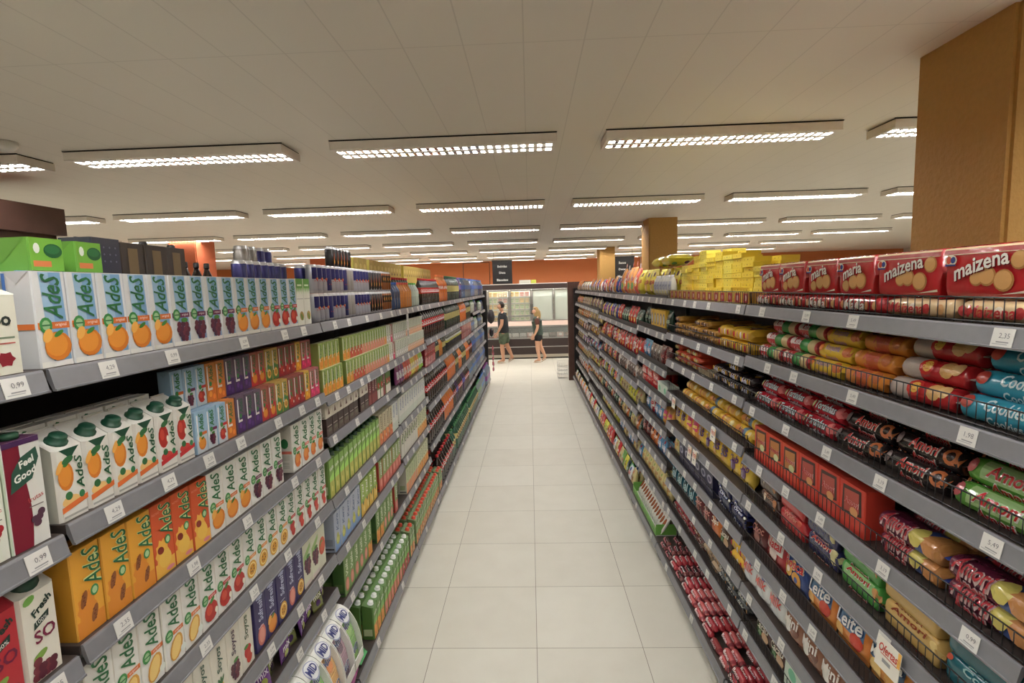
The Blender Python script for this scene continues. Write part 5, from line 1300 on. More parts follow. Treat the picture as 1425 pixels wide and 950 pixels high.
run(L_, 2, 5, 2.45, [('guavapink', 5), ('orangegreen', 1), (None, .09), ('orangegreen', 2), ('guavapink', 3), (None, .05), ('redfruit', 1)]); run(L_, 2, 5, 2.47, [('guavapink', 6), (None, .09), ('orangegreen', 4)], depth=.066, row0=1)
run(L_, 2, 'b', 2.62, [('wcap_orange', 3), ('wcap_guava', 6), ('wcap_red', 3)], rows=3); run(L_, 2, 'b', 3.49, [('rcap', 2)], rows=2)
for k, (yy, dz) in enumerate(((2.98, 0), (3.13, 0))):
    put('y_lime' if False else 'limeyellow', L_, 2, 'b', yy, .125 + .204, .09, tilt=-PI / 2 + .15, yaw=.7, label='lime carton lying across the capped nectar cartons, %s' % ('nearer one' if k == 0 else 'farther one'))
# third bay
run(L_, 3, 0, 3.69, [('blue_s', 3), ('orange_s', 5), ('clear_s', 4)]); run(L_, 3, 0, 3.69, [('coke_s', 12)], depth=.08, row0=1)
for dz, dd, l0 in ((0, 0, 0), (.1262, .012, 1)): run(L_, 3, 1, 3.68, [('w_grey', 7), ('w_peach', 12)], depth=dd, z0=dz, layer0=l0, jit=.3)
run(L_, 3, 2, 3.68, [('p_purple', 3), ('p_red', 3), ('p_yellow', 2), ('p_orange', 2), ('p_green', 2)])
run(L_, 3, 3, 3.68, [('whiteblue', 12)]); run(L_, 3, 3, 3.68, [('whiteblue', 12)], depth=.066, row0=1)
run(L_, 3, 4, 3.70, [('whiteblack', 7), ('whiteorange', 5)])
run(L_, 3, 5, 3.78, [('palegreen', 5), ('whiteorange', 6)]); run(L_, 3, 5, 3.78, [('palegreen', 5), ('whiteorange', 6)], depth=.066, row0=1)
run(L_, 3, 'b', 3.68, [('rcap', 14)], rows=2)
# soda bays
run(L_, 4, 0, 4.68, [('coke_s', 12), ('orange', 3)])
run(L_, 4, 1, 4.68, [('coke', 12)]); run(L_, 4, 2, 4.68, [('redpack', 4), (None, .02), ('guarana_s', 3), ('orange_s', 3), ('guarana_s', 3)])
run(L_, 4, 3, 4.70, [('coke', 12)]); run(L_, 4, 4, 4.72, [('coke', 9), ('orange', 3)])
run(L_, 4, 'b', 4.69, [('rcap', 2), ('coke', 8), ('guarana', 2)], rows=2)
run(L_, 5, 0, 5.98, [('orange', 2), ('guarana_d', 10)]); run(L_, 5, 1, 5.98, [('guarana_d', 12)]); run(L_, 5, 2, 5.98, [('tonic', 17)])
run(L_, 5, 3, 5.98, [('orange', 6), ('guarana_d', 3), ('orange', 3)]); run(L_, 5, 4, 5.99, [('orange', 3), ('coke', 3), ('purple', 2), ('coke', 4)]); run(L_, 5, 'b', 5.98, [('guarana', 12)], rows=2)
run(L_, 6, 0, 7.28, [('purple', 2), ('water_b', 4), ('water', 7)]); run(L_, 6, 1, 7.28, [('orange', 6), ('guarana_d', 6)]); run(L_, 6, 2, 7.28, [('redpack', 9)])
run(L_, 6, 3, 7.28, [('guarana_d', 4), ('orange', 4), ('coke', 4)]); run(L_, 6, 4, 7.30, [('purple', 2), ('coke', 5), ('water', 5)]); run(L_, 6, 'b', 7.28, [('guarana', 12)], rows=2)
for b, y0 in ((7, 8.63), (8, 9.93)):
    n = 12 if b == 7 else 9
    run(L_, b, 0, y0, [('water_b', 6), ('water', n - 6)], parts=False); 
    run(L_, b, 1, y0, [('water_s', 0)] if False else [('clear_s', 6), ('blue_s', 5)], parts=False)
    for t, k1, k2 in ((2, 'water_s', 'clear_s'), (3, 'water_b', 'water'), (4, 'water', 'water_b')): run(L_, b, t, y0, [(k1, 5), (k2, n - 5)], parts=False)
run(L_, 7, 'b', 8.63, [('water_g', 5), ('water', 7)], parts=False)
run(L_, 8, 'b', 9.95, [('gallon', 5)], parts=True, depth=-.03)

# ---- biscuit gondola
run(R_, 0, 0, .56, [('f_cream', 1), ('k_maizena', 0)]); run(R_, 0, 0, .70, [('k_maizena', 1)], z0=.052, layer0=1)
run(R_, 1, 0, .985, [('f_cream', 2), ('f_red', 4)], gap=.003); run(R_, 1, 0, .985, [('f_cream', 2), ('f_red', 4)], gap=.003, depth=.14, row0=1)
run(R_, 1, 0, 1.055, [('k_maizena', 2), ('k_maria', 4)], z0=.0525, gap=.003, depth=.012, layer0=1, jit=2.5)
run(R_, 1, 0, 1.045, [('k_maizena', 2), ('k_maria', 4)], z0=.0525, gap=.003, depth=.085, row0=1, layer0=1, jit=2.5)
y = .985
for key, n in (('r_turq', 1), ('r_silver', 1), ('r_orange', 1), ('r_yellow', 1), ('r_redgreen', 2)): y = pile(key, R_, 1, 1, y - (.0), n, base=4, layers=3)
y = .985
for key, n in (('r_green', 1), ('r_dark', 2), ('r_tort', 3)): y = pile(key, R_, 1, 2, y - (.06 if key == 'r_green' else 0) + (.05 if key == 'r_green' else 0), n, base=4, layers=3)
y = flat_stack('k_purple', R_, 1, 3, .985, 2, 2, rows=3); run(R_, 1, 3, 1.50, [('k_purple', 0), ('a_box2', 3), ('a_box', 3)])
y = .99
for key in ('k_teal', 'k_tan', 'k_green', 'k_navy', 'k_redp', 'k_brown'): y = flat_stack(key, R_, 1, 4, y, 1, 2, rows=4)
run(R_, 1, 5, .99, [('b_leite', 2), ('b_maiz', 1), ('b_leite', 2), ('b_blue', 1), ('b_red', 1), ('b_dark', 1)], gap=.001, depth=.008, tilt=.13)
run(R_, 1, 6, 1.02, [('b_green', 3), ('b_brown', 4), ('b_wblue', 3)], gap=.001, depth=-.008, tilt=.06)
run(R_, 1, 7, 1.1, [('b_choc', 5), ('mint_box', 1), ('b_choc', 2)], gap=0, depth=.0, tilt=.08)
for b_, y, n in ((1, 1.19, 9), (2, 2.345, 10)):
    for i in range(n):
        k = (['r_base_red', 'r_base_dark', 'r_base_red', 'r_base_pink'][i % 4] if b_ == 1 else ['r_base_pink', 'r_base_pink', 'r_base_red', 'r_base_pink', 'r_base_pink', 'r_base_red', 'r_base_dark', 'r_base_red', 'r_base_dark', 'r_base_dark'][i])
        D = DS[k]; z = BASE_Z + .001
        for r in range(9):
            for l in ((1,) if r < 8 else ()):
                if rj.random() < .05:
                    put(k, R_, b_, 'b', y + D.w / 2, z, .010 + r * (D.d + .001), row=r, layer=0); continue
                put(k, R_, b_, 'b', y + D.w / 2 + rj.uniform(-1, 1) * .005, z + l * D.h * .9, .010 + (r + (l % 2) * .5) * (D.d + .001), row=r, layer=l, yaw=rj.uniform(-1, 1) * .07)
            if r < 1: put(k, R_, b_, 'b', y + D.w / 2, z, .010 + r * (D.d + .001), row=r, layer=0)
        y += D.w + .006
pile('r_turq', R_, 0, 1, .495, 2, base=3, layers=2); pile('r_green', R_, 0, 2, .465, 2, base=3, layers=2)
flat_stack('k_purple', R_, 0, 3, .485, 2, 2, rows=2); flat_stack('k_teal', R_, 0, 4, .525, 2, 2, rows=2)
run(R_, 0, 5, .47, [('b_leite', 3)], gap=.001, depth=.008, tilt=.13); run(R_, 0, 6, .58, [('b_brown', 3)], gap=.001, depth=.0, tilt=.06); run(R_, 0, 7, .54, [('b_choc', 3)], gap=0, depth=.0, tilt=.08)
run(R_, 0, 0, .735, [('f_cream', 1)], gap=.003, depth=.14, row0=1)
run(L_, 0, 3, .58, [('white_melon', 5)]); run(L_, 0, 4, .58, [('soyos_pineapple', 5)]); run(L_, 0, 1, .56, [('feel_white', 2)])
# second biscuit bay (2.33 - 3.67)
run(R_, 2, 0, 2.345, [('y_red', 14)], gap=.003)
hs = [7, 9, 10, 10, 11, 10, 12, 11, 9, 9]
for i, h_ in enumerate(hs):
    flat_stack('y_flat' if i % 3 else 'y_flat2', R_, 2, 0, 2.35 + i * .130, 1, h_, depth=.072, jit=2.2)
for i, h_ in enumerate((9, 8, 11, 12, 9)):
    flat_stack('y_flat2' if i % 2 else 'y_flat', R_, 2, 0, 2.42 + i * .2, 1, h_, depth=.175, jit=2.0, rows=1)
y = flat_stack('f_yel', R_, 2, 1, 2.345, 2, 2, rows=2); flat_stack('f_bars', R_, 2, 1, y + .02, 6, [2, 3, 3, 2, 2, 3], rows=2, jit=3)
y = flat_stack('f_blk', R_, 2, 2, 2.345, 4, [2, 3, 2, 2], rows=2, jit=2); y = flat_stack('f_rort', R_, 2, 2, y + .22, 4, [3, 3, 2, 3], rows=2, jit=2)
p = P('carton_print'); p.box(-.11, -.1, 0, .11, .1, .004, (196, 176, 140)); p.box(-.11, -.1, .004, .11, -.094, .03, (188, 166, 128))
ob('cardboard_tray', p.mesh('cardboard_tray'), loc=(R_ * 1.10, 2.96, 1.524), rot=(.12, 0, -PI / 2), label='beige cardboard tray lying between black and red snack packs', category='cardboard tray')
y = 2.345
for k in ('r_yel2', 'r_yel3', 'r_yel2', 'r_yel3', 'r_yel3'): y = pile(k, R_, 2, 3, y, 1, base=4, layers=3, depth=.03)
run(R_, 2, 4, 2.345, [('b_mash', 2), ('b_yel', 2), ('b_mash', 1), ('b_yel', 1), ('b_pink', 2), ('b_yel', 2)], gap=0, depth=.01, tilt=.12)
y = flat_stack('k_oreo', R_, 2, 5, 2.345, 2, 2, rows=3); run(R_, 2, 5, y + .01, [('navy_box', 6)]); run(R_, 2, 5, 3.45, [('b_cream', 1)], tilt=.1)
y = flat_stack('f_yel', R_, 2, 6, 2.345, 1, 2, rows=2); y = run(R_, 2, 6, y, [('b_blsn', 0), ('b_choc', 1), ('b_orng', 1), ('b_dark', 2), ('b_tealb', 4)], tilt=.1, gap=0); 
y = flat_stack('f_steel', R_, 2, 7, 2.345, 3, [3, 2], rows=3, jit=3); y = flat_stack('f_pale', R_, 2, 7, y, 2, 3, rows=3, jit=3); y = flat_stack('f_smalld', R_, 2, 7, y, 2, [3, 2], rows=3, jit=3); flat_stack('f_small', R_, 2, 7, y, 4, [3, 4, 2], rows=3, jit=3)
# third biscuit bay (3.67 - 4.67)
run(R_, 3, 0, 3.69, [('b_flour', 6)], gap=0, depth=.012); run(R_, 3, 0, 4.24, [('b_bigyel', 2)], gap=0, depth=.03); run(R_, 3, 0, 4.19, [('b_bigyel', 2)], gap=0, depth=.14, row0=1)
run(R_, 3, 0, 3.76, [('b_bigyel', 2)], gap=0, depth=.14, row0=1)
run(R_, 3, 1, 3.69, [('b_dgreen', 1), ('y_up', 5), ('b_dgreen', 2)], gap=.002, depth=.01)
run(R_, 3, 2, 3.69, [('b_dark', 2), ('b_silver', 3), ('b_lblue', 2)], gap=0, depth=.01)
y = run(R_, 3, 3, 3.69, [('mint_box', 2)]); flat_stack('k_redp', R_, 3, 3, y + .01, 3, 2, rows=3)
run(R_, 3, 4, 3.69, [('b_pink', 2), ('b_lblue', 2), ('b_red', 1), ('b_lblue', 1), ('b_red', 0)], gap=0, depth=.01, tilt=.12, rows=2)
run(R_, 3, 5, 3.69, [('b_lblue', 3), ('b_orng', 2), ('b_dark', 2)], gap=0, depth=.01, tilt=.1, rows=2)
run(R_, 3, 6, 3.69, [('b_cream', 8)], gap=0, depth=.01, tilt=.1, rows=2)
run(R_, 3, 'b', 3.76, [('waf', 14)], gap=.002, depth=.03, tilt=.55, z0=.006); run(R_, 3, 'b', 3.76, [('waf2', 14)], gap=.002, depth=.20, tilt=.55, z0=.006, row0=1)
for k, dd in enumerate((.0, .172)):
    p = P('carton_print'); gr = (110, 176, 70) if k == 0 else (214, 216, 208)
    p.box(-.43, -.075, 0, .43, .082, .005, (216, 216, 208)); p.box(-.43, -.078, 0, .43, -.075, .062, gr); p.box(-.43, .079, 0, .43, .082, .12, (222, 222, 214))
    for x in (-.43, .427): p.box(x, -.075, .005, x + .003, .079, .09, gr)
    mp = m_front(-.078)
    for q in range(7): txt(p, mp, 'Wafer', -.36 + q * .12, .03, .07, (60, 110, 50), 2, bold=.02, shear=.2)
    ob('display_tray', p.mesh('display_tray'), loc=(R_ * (LIP_BASE + .094 + dd), 4.20, .1256), rot=(0, 0, -PI / 2), label='%s open tray of wafer packs on the deep bottom biscuit shelf' % ['green fronted', 'white fronted rear'][k], category='display tray')
run(R_, 3, 'b', 3.68, [('b_cream', 0), ('f_pale', 0)])
# far bays
def cyc(side, bay, tier, keys, rows=1, **k):
    y0, y1 = BAYS[bay] + .012, BAYS[bay + 1] - .01
    spec = []; y = y0; i = 0
    while True:
        D = DS[keys[i % len(keys)]]
        if y + D.w > y1: break
        spec.append((D.key, 1)); y += D.w + .0015; i += 1
    run(side, bay, tier, y0, spec, rows=rows, depth=.01, **k)
FAR = {4: {0: ['b_bigyel', 'b_rdbig', 'b_orbig', 'b_orbig', 'b_rdbig', 'b_orbig', 'b_blsn'], 1: ['b_dgreen', 'b_dgreen', 'b_rsnack', 'b_rsnack', 'b_rsnack', 'b_dgreen'], 2: ['b_rsnack', 'b_rsnack', 'b_red'], 3: ['b_silver', 'b_silver', 'b_tray', 'b_silver'], 4: ['b_peach', 'b_peach', 'b_lemon', 'b_lemon', 'b_lemon', 'b_peach'], 5: ['b_dgreen', 'b_orng', 'b_peach', 'b_cream'], 6: ['b_lblue', 'b_peach', 'b_cream', 'b_lblue'], 'b': ['b_peach', 'b_wblue', 'b_dgreen', 'b_lemon', 'b_green', 'b_peach', 'b_rsnack']},
       5: {0: ['b_blsn', 'b_orpot', 'b_tray', 'b_red'], 1: ['b_blsn', 'b_peach', 'b_blsn', 'b_blsn', 'b_yel'], 2: ['b_pink', 'b_red', 'b_dark', 'b_rsnack'], 3: ['b_dark', 'b_pink', 'b_silver'], 4: ['b_wblue', 'b_pink', 'b_dgreen', 'b_lemon'], 5: ['b_dgreen', 'b_dgreen', 'b_dark', 'b_orng'], 6: ['b_lemon', 'b_lemon', 'b_cream', 'b_yel'], 'b': ['b_rsnack', 'b_rsnack', 'b_orng', 'b_lemon', 'b_lemon']},
       6: {0: ['b_tray', 'b_orpot', 'b_flour', 'b_blsn'], 1: ['b_silver', 'b_peach', 'b_dark'], 2: ['b_cream', 'b_cream', 'b_silver'], 3: ['b_peach', 'b_orng', 'b_yel'], 4: ['b_blsn', 'b_silver', 'b_lblue'], 5: ['b_peach', 'b_pink', 'b_lemon'], 6: ['b_cream', 'b_orng'], 'b': ['b_wblue', 'b_tray', 'b_cream', 'b_rsnack']},
       7: {0: ['b_flour', 'b_tray', 'b_peach'], 1: ['b_peach', 'b_tray'], 2: ['b_orng', 'b_peach'], 3: ['b_dark', 'b_tray', 'b_silver'], 4: ['b_lblue', 'b_silver', 'b_blsn'], 5: ['b_peach', 'b_cream'], 6: ['b_orng', 'b_pink', 'b_tray'], 'b': ['b_tray', 'b_pink', 'b_wblue']},
       8: {0: ['b_tray', 'b_orpot'], 1: ['b_pink', 'b_tray'], 2: ['b_orng', 'b_cream'], 3: ['b_yel', 'b_silver'], 4: ['b_peach', 'b_silver'], 5: ['b_pink', 'b_peach'], 6: ['b_tray', 'b_silver'], 'b': ['b_choc', 'b_cream', 'b_wblue']}}
for b, tiers in FAR.items():
    for t, keys in tiers.items():
        z = level_z(1, b, t)
        top = 9 if t == 0 else (LV_R[b][-1] if t == 'b' else LV_R[b][t - 1])
        clear = top - z - .024
        mh = max(DS[k].h for k in keys)
        tilt = 0.12 if mh * math.cos(.12) + .01 < clear else math.acos(min(1, max(.3, (clear - .03) / mh)))
        cyc(1, b, t, keys, tilt=tilt, parts=False, rows=2 if (t == 'b' and b < 6) else 1)
for k, yy in enumerate((4.08, 4.42)):
    put('b_bigyel', R_, 3, 0, yy, 1.94 + .228 + .044, .10, tilt=PI / 2 - .08, yaw=PI / 2 + .1 * k, label='glossy yellow pasta bag lying across the top of the upright ones, %s one' % ['nearer', 'farther'][k])
print('WARN', WARN)
print('N placed', len(bpy.data.objects))
# ------------------------------------------------------------------ hanging signs, promo cards, ends
def hang_sign(name, loc, w, h, lines, label, frame=True):
    r = ob(name, None, loc=loc, label=label, category='sign', group=None)
    p = P('sign_black'); p.box(-w / 2, -.012, -h, w / 2, .012, 0, (26, 25, 26)); p.box(-w / 2 - .01, -.018, -.03, w / 2 + .01, .018, 0, (40, 36, 34)); 
    ob('board', p.mesh('board'), r)
    q = P('carton_print'); mp = m_front(-.013)
    for s, z, ww in lines: txt(q, mp, s, 0, z, ww, (232, 232, 226), 2, bold=.03)
    ob('lettering', q.mesh('lettering'), r)
    for x in (-w * .42, w * .42):
        c = P('wire_black'); c.tube([(x, 0, 0), (x, 0, CZ - loc[2])], .003, (30, 30, 30), n=5); ob('hanging_rod', c.mesh('hanging_rod'), r)
hang_sign('aisle_sign', (-.60, 11.5, 2.66), .44, .53, [('Bebidas', -.14, .21), ('Diets', -.28, .14), ('Biscoitos', -.44, .25)], 'black aisle sign with three white words hanging over the drinks gondola')
hang_sign('aisle_sign', (2.06, 11.5, 2.66), .52, .53, [('Sucos', -.14, .16), ('Doces', -.28, .16), ('Massas', -.44, .2)], 'black aisle sign hanging behind the yellow pillar over the biscuit side')
# thin frame beside the first sign
p = P('sign_black')
for a, b in (((-.9, 0, 0), (-.9, 0, -.5)), ((-.9, 0, -.5), (-1.5, 0, -.5)), ((-1.5, 0, -.5), (-1.5, 0, 0))): p.tube([a, b], .008, (40, 30, 26), n=6)
p.tube([(-1.5, 0, 0), (-.9, 0, 0)], .008, (40, 30, 26), n=6)
ob('wire_hanger', p.mesh('wire_hanger'), loc=(0, 11.7, 2.63), label='thin dark empty hanging frame beside the aisle sign', category='sign frame')
# white cable from the light to the yellow pillar
p = P('white_enamel'); p.tube([(0, 0, 0), (.01, 0, -.06), (-.02, 0, -.2), (-.03, 0, -.42), (-.02, 0, -.6)], .004, (220, 215, 205), n=6)
ob('cable', p.mesh('cable'), loc=(1.44, 6.6, 2.82), label='thin pale cable hanging in front of the yellow pillar', category='cable')
def promo(Y, z, side, label, word='Ofertas', w=.09, h=.085, c2=(206, 60, 44), n=0):
    p = P('carton_print'); p.box(-w / 2, -.0015, -h, w / 2, 0, 0, (226, 222, 208)); mp = m_front(-.0015)
    txt(p, mp, word, 0, -h * .3, w * .78, c2, 2, shear=.3, bold=.02, rot=.04, height=h * .3)
    rect(p, mp, -w * .3, -h * .52, w * .4, -h * .49, c2, 1); rect(p, mp, -w * .2, -h * .75, w * .15, -h * .62, (150, 150, 150), 1)
    rect(p, mp, w * .38, -h * .5, w * .5, 0, (232, 170, 70), 1)
    ob('promotion_card', p.mesh('promotion_card'), loc=(side * (LIP_L if side < 0 else LIP_R) - side * .021, Y, z), rot=(-.1, .0, PI / 2 if side < 0 else -PI / 2), label=label, category='price card', group='promotion cards on the shelf rails')
promo(1.32, 1.062, 1, 'white promotion card with red script below the plum biscuit packs')
promo(3.40, 1.283, 1, 'small white promotion card on the rail under the golden rolls, farther one', w=.07, h=.07)
promo(2.66, 1.283, 1, 'small white promotion card on the rail under the golden rolls, nearer one', w=.07, h=.07)
promo(3.05, 1.063, 1, 'white promotion card under the yellow biscuit bags, farther of the pair', w=.065, h=.085)
promo(2.96, 1.063, 1, 'white promotion card under the yellow biscuit bags, nearer of the pair', w=.065, h=.085)
# hanging price strip with bars
p = P('carton_print'); p.box(-.03, -.001, -.19, .03, 0, 0, (216, 212, 206)); mp = m_front(-.001)
for k, s in enumerate('987'): txt(p, mp, s, 0, -.035 - .03 * k, .016, (60, 60, 66), 2)
for k in range(6): rect(p, mp, -.022 + k * .008, -.175, -.018 + k * .008, -.125, (50, 50, 60), 1)
ob('price_strip', p.mesh('price_strip'), loc=(-LIP_L + .022, 3.93, 1.868), rot=(0, 0, PI / 2), label='long white price strip with bars hanging below the top drinks rail', category='price card')
# gondola end frame on the biscuit side
r = ob('display_portal', None, loc=(.885, 11.07, 0), label='dark brown post and top beam framing the far end of the biscuit gondola', category='display frame')
p = P('wood_brown'); p.box(-.075, -.05, 0, .075, .05, 2.13, (60, 34, 32)); ob('post', p.mesh('post'), r)
p = P('wood_brown'); p.box(.076, -.05, 2.0, .62, .05, 2.13, (60, 34, 32)); ob('beam', p.mesh('beam'), r)
MATS['wood_brown'].node_tree.nodes
# stacked wire baskets beside it
def basket():
    p = P('steel'); w, d, h = .13, .1, .12
    for z, k in ((0, .85), (h / 2, .93), (h, 1)):
        p.tube([(-w * k, -d * k, z), (w * k, -d * k, z), (w * k, d * k, z), (-w * k, d * k, z), (-w * k, -d * k, z)], .003, (190, 190, 190), n=5)
    for i in range(-3, 4):
        x = i * w / 3
        p.tube([(x * 1, -d, h), (x * .85, -d * .85, 0), (x * .85, d * .85, 0), (x, d, h)], .0018, (190, 190, 190), n=4)
    for i in range(-2, 3):
        y = i * d / 2
        p.tube([(-w, y, h), (-w * .85, y * .85, 0), (w * .85, y * .85, 0), (w, y, h)], .0018, (190, 190, 190), n=4)
    return p.mesh('wire_basket')
bk = basket()
for k in range(4):
    ob('wire_basket', bk, loc=(.70, 11.35, .004 + .085 * k), label='small steel wire basket on the floor by the biscuit gondola end, %s of the stack' % ['lowest', 'second', 'third', 'topmost'][k], category='basket', group='stacked wire baskets at the far end of the aisle')
# things hanging on the far end of the drinks gondola
p = P('cloth'); 
loft(p, 'z', [(0, .02, .03, 2), (.05, .07, .09, 2), (.14, .085, .12, 2), (.24, .07, .10, 2), (.30, .03, .05, 2)], (64, 56, 58), 14)
ob('hanging_bag', p.mesh('hanging_bag'), loc=(-.86, 11.12, 1.28), label='dark grey bag hanging on the far end of the drinks gondola', category='bag')
p = P('film_print')
for k in range(1): loft(p, 'z', [(0, .02, .02, 2), (.05, .05, .06, 2), (.16, .055, .07, 2), (.2, .02, .03, 2)], (50, 44, 50), 12)
ob('hanging_pouch', p.mesh('hanging_pouch'), loc=(-.86, 11.12, .98), label='small dark pouch hanging below the grey bag', category='bag')
SK = bag(.1, .12, .04, (190, 90, 110), lambda p, mp, w, h, t: ell(p, mp, 0, h * .5, w * .3, w * .3, (230, 210, 200), 2, 12, rings=2)).mesh('snack_pack')
for k in range(5):
    ob('hanging_snack_pack', SK, loc=(-.84, 11.1, .22 + .115 * k), rot=(0, 0, PI / 2 + .3 * (k % 2)), label='pink and white snack pack on the hanging strip, %s from the floor' % ordn(k + 1), category='snack bag', group='snack packs on the hanging strip')
# dark wooden cabinet far to the left
r = ob('tall_cabinet', None, loc=(-3.2, 1.75, 0), label='tall dark brown wooden cabinet beyond the drinks gondola', category='cabinet')
def cab(m, a): q = P(m); q.box(*a, (70, 40, 34)); return q
p = cab('freezer_brown', (-.6, 0, 0, 0, 1.71, 2.3)); ob('body', p.mesh('body'), r)
p = cab('wood_brown', (-.62, -.02, 2.49, .02, 1.73, 2.67)); p.box(-.60, 0, 2.3, -.02, 1.69, 2.49, (20, 16, 16)); ob('cornice', p.mesh('cornice'), r)
for k in range(3):
    q = P('wood_brown'); q.box(.0005, .03 + k * .56, .12, .02, .56 + k * .56, 2.26, (70, 40, 34)); d_ = ob('door', q.mesh('cabinet_door'), r)
    q = P('steel'); q.tube([(.045, .50 + k * .56, 1.0), (.045, .50 + k * .56, 1.25)], .007, (180, 180, 180), n=8); q.tube([(.02, .50 + k * .56, 1.02), (.045, .50 + k * .56, 1.02)], .005, (180, 180, 180), n=6); q.tube([(.02, .50 + k * .56, 1.23), (.045, .50 + k * .56, 1.23)], .005, (180, 180, 180), n=6); ob('handle', q.mesh('handle'), d_)
# ------------------------------------------------------------------ freezer at the end of the aisle
FY = 14.55
fr = ob('freezer', None, loc=(0, FY, 0), label='brown and white glass door freezer along the orange wall', category='freezer')
X0, X1 = -1.87, 1.97
def fbox(name, mat, a, parent=fr, label=None):
    q = P(mat); q.box(*a, (220, 220, 220)); return ob(name, q.mesh(name), parent, **({'label': label} if label else {}))
# cabinet shell: back, sides, floor, ceiling of the upright part
q = P('white_enamel'); c = (226, 226, 220)
q.box(X0, .98, 1.0, X1, 1.0, 2.1, c); q.box(X0, .40, 1.0, X0 + .03, .98, 2.1, c); q.box(X1 - .03, .40, 1.0, X1, .98, 2.1, c); q.box(X0, .40, 1.0, X1, .98, 1.03, c); q.box(X0, .40, 2.07, X1, 1.0, 2.1, c)
ob('cabinet', q.mesh('cabinet'), fr)
fbox('header', 'freezer_brown', (X0, .34, 1.985, X1, .40, 2.13))
fbox('top_trim', 'white_enamel', (X0, .33, 2.13, X1, .42, 2.15))
q = P('freezer_lamp'); q.box(X0 + .05, .42, 1.955, X1 - .05, .46, 1.975, c); ob('lamp_tube', q.mesh('lamp_tube'), fr)
fz = bpy.data.lights.new('freezer_light', 'AREA'); fz.shape = 'RECTANGLE'; fz.size = X1 - X0 - .1; fz.size_y = .06; fz.energy = 17; fz.color = (1, 1, .97)
lo = bpy.data.objects.new('freezer_light', fz); COL.objects.link(lo); lo.location = ((X0 + X1) / 2, FY + .50, 1.95); lo.rotation_euler = (.5, 0, 0)
for k in range(4): fbox('shelf', 'white_enamel', (X0 + .04, .47, 1.22 + k * .18, X1 - .04, .97, 1.232 + k * .18))
for k in range(6):
    x0 = X0 + k * .64 + .004; x1 = x0 + .632
    q = P('steel')
    for a in ((x0, .40 - .035, 1.06, x0 + .035, .395, 1.975), (x1 - .035, .365, 1.06, x1, .395, 1.975), (x0 + .035, .365, 1.94, x1 - .035, .395, 1.975), (x0 + .035, .365, 1.06, x1 - .035, .395, 1.085)): q.box(*a, c)
    d_ = ob('door', q.mesh('door_frame'), fr)
    q = P('frosted_glass' if k >= 3 else 'door_glass'); q.box(x0 + .035, .378, 1.085, x1 - .035, .384, 1.94, c); ob('glass', q.mesh('door_pane'), d_, label='misted white glass' if k >= 3 else 'clear glass')
    q = P('rubber_black'); hx = x1 - .02 if k % 2 == 0 else x0 + .02
    q.tube([(hx, .34, 1.25), (hx, .34, 1.55)], .009, c, n=8); q.tube([(hx, .34, 1.27), (hx, .366, 1.27)], .007, c, n=6); q.tube([(hx, .34, 1.53), (hx, .366, 1.53)], .007, c, n=6); ob('handle', q.mesh('handle'), d_)
# sloping ledge, glazed bunker and panels
flat_mat('ledge_beige', (196, 166, 150), 0.4, 0, 0.03)
q = P('ledge_beige')
V = [(X0, .36, 1.06), (X1, .36, 1.06), (X1, .10, .93), (X0, .10, .93), (X0, .36, 1.03), (X1, .36, 1.03), (X1, .10, .90), (X0, .10, .90)]
q.faces(V, [(3, 2, 1, 0), (4, 5, 6, 7), (0, 1, 5, 4), (2, 3, 7, 6), (1, 2, 6, 5), (3, 0, 4, 7)], c); ob('ledge', q.mesh('ledge'), fr)
fbox('ledge_trim', 'steel', (X0, .055, .895, X1, .10, .945))
q = P('door_glass'); q.box(X0 + .02, .03, .605, X1 - .02, .036, .89, c); ob('bunker_glass', q.mesh('bunker_glass'), fr)
q = P('shelf_dark'); q.box(X0, .05, .45, X1, .9, .47, c); q.box(X0, .88, .47, X1, .9, 1.0, c); q.box(X0, .05, .47, X0 + .02, .88, .9, c); q.box(X1 - .02, .05, .47, X1, .88, .9, c); ob('bunker_well', q.mesh('bunker_well'), fr)
fbox('bumper', 'steel', (X0, -.01, .575, X1, .045, .605))
fbox('front_panel', 'freezer_brown', (X0, .005, .355, X1, .04, .575)); fbox('bumper', 'steel', (X0, -.008, .33, X1, .04, .355)); fbox('front_panel', 'freezer_brown', (X0, .005, .125, X1, .04, .33)); fbox('kick_plate', 'freezer_grey', (X0, -.005, .04, X1, .04, .125)); fbox('plinth', 'shelf_black', (X0, .03, 0, X1, .9, .04))
# frozen goods
def fbx(bg, c2, w=.13, h=.145, d=.05):
    p = box_p(w, h, d, bg); mp = m_front(-d / 2); rect(p, mp, -w * .4, h * .55, w * .4, h * .85, c2, 1); ell(p, mp, 0, h * .28, w * .3, h * .16, pick(c2, 1.2), 1); return p.mesh('frozen_food_box')
FB = [('yellow and white', fbx((226, 200, 110), (206, 150, 60))), ('cream and green', fbx((226, 216, 170), (120, 160, 90))), ('ochre', fbx((214, 170, 90), (226, 216, 190))), ('pale red', fbx((220, 180, 160), (190, 90, 80)))]
COLN = ['first', 'second', 'third', 'fourth', 'fifth', 'sixth', 'seventh', 'eighth']
for s in range(5):
    for i in range(8):
        x = -1.17 + i * .148 + (.05 if i >= 4 else 0)
        cn, me = FB[(s * 3 + i // 2 * 2 + (1 if i > 5 else 0)) % (3 if s < 3 else 4)]
        ob('frozen_food_box', me, loc=(x, FY + .51, (1.0305 if s == 0 else 1.0525 + s * .18 ) + .0005 - (0 if s == 0 else 0)), label='%s frozen food box behind clear freezer glass, %s shelf up, %s across' % (cn, COLN[s], COLN[i]), category='frozen food box', group='frozen food boxes in the freezer')
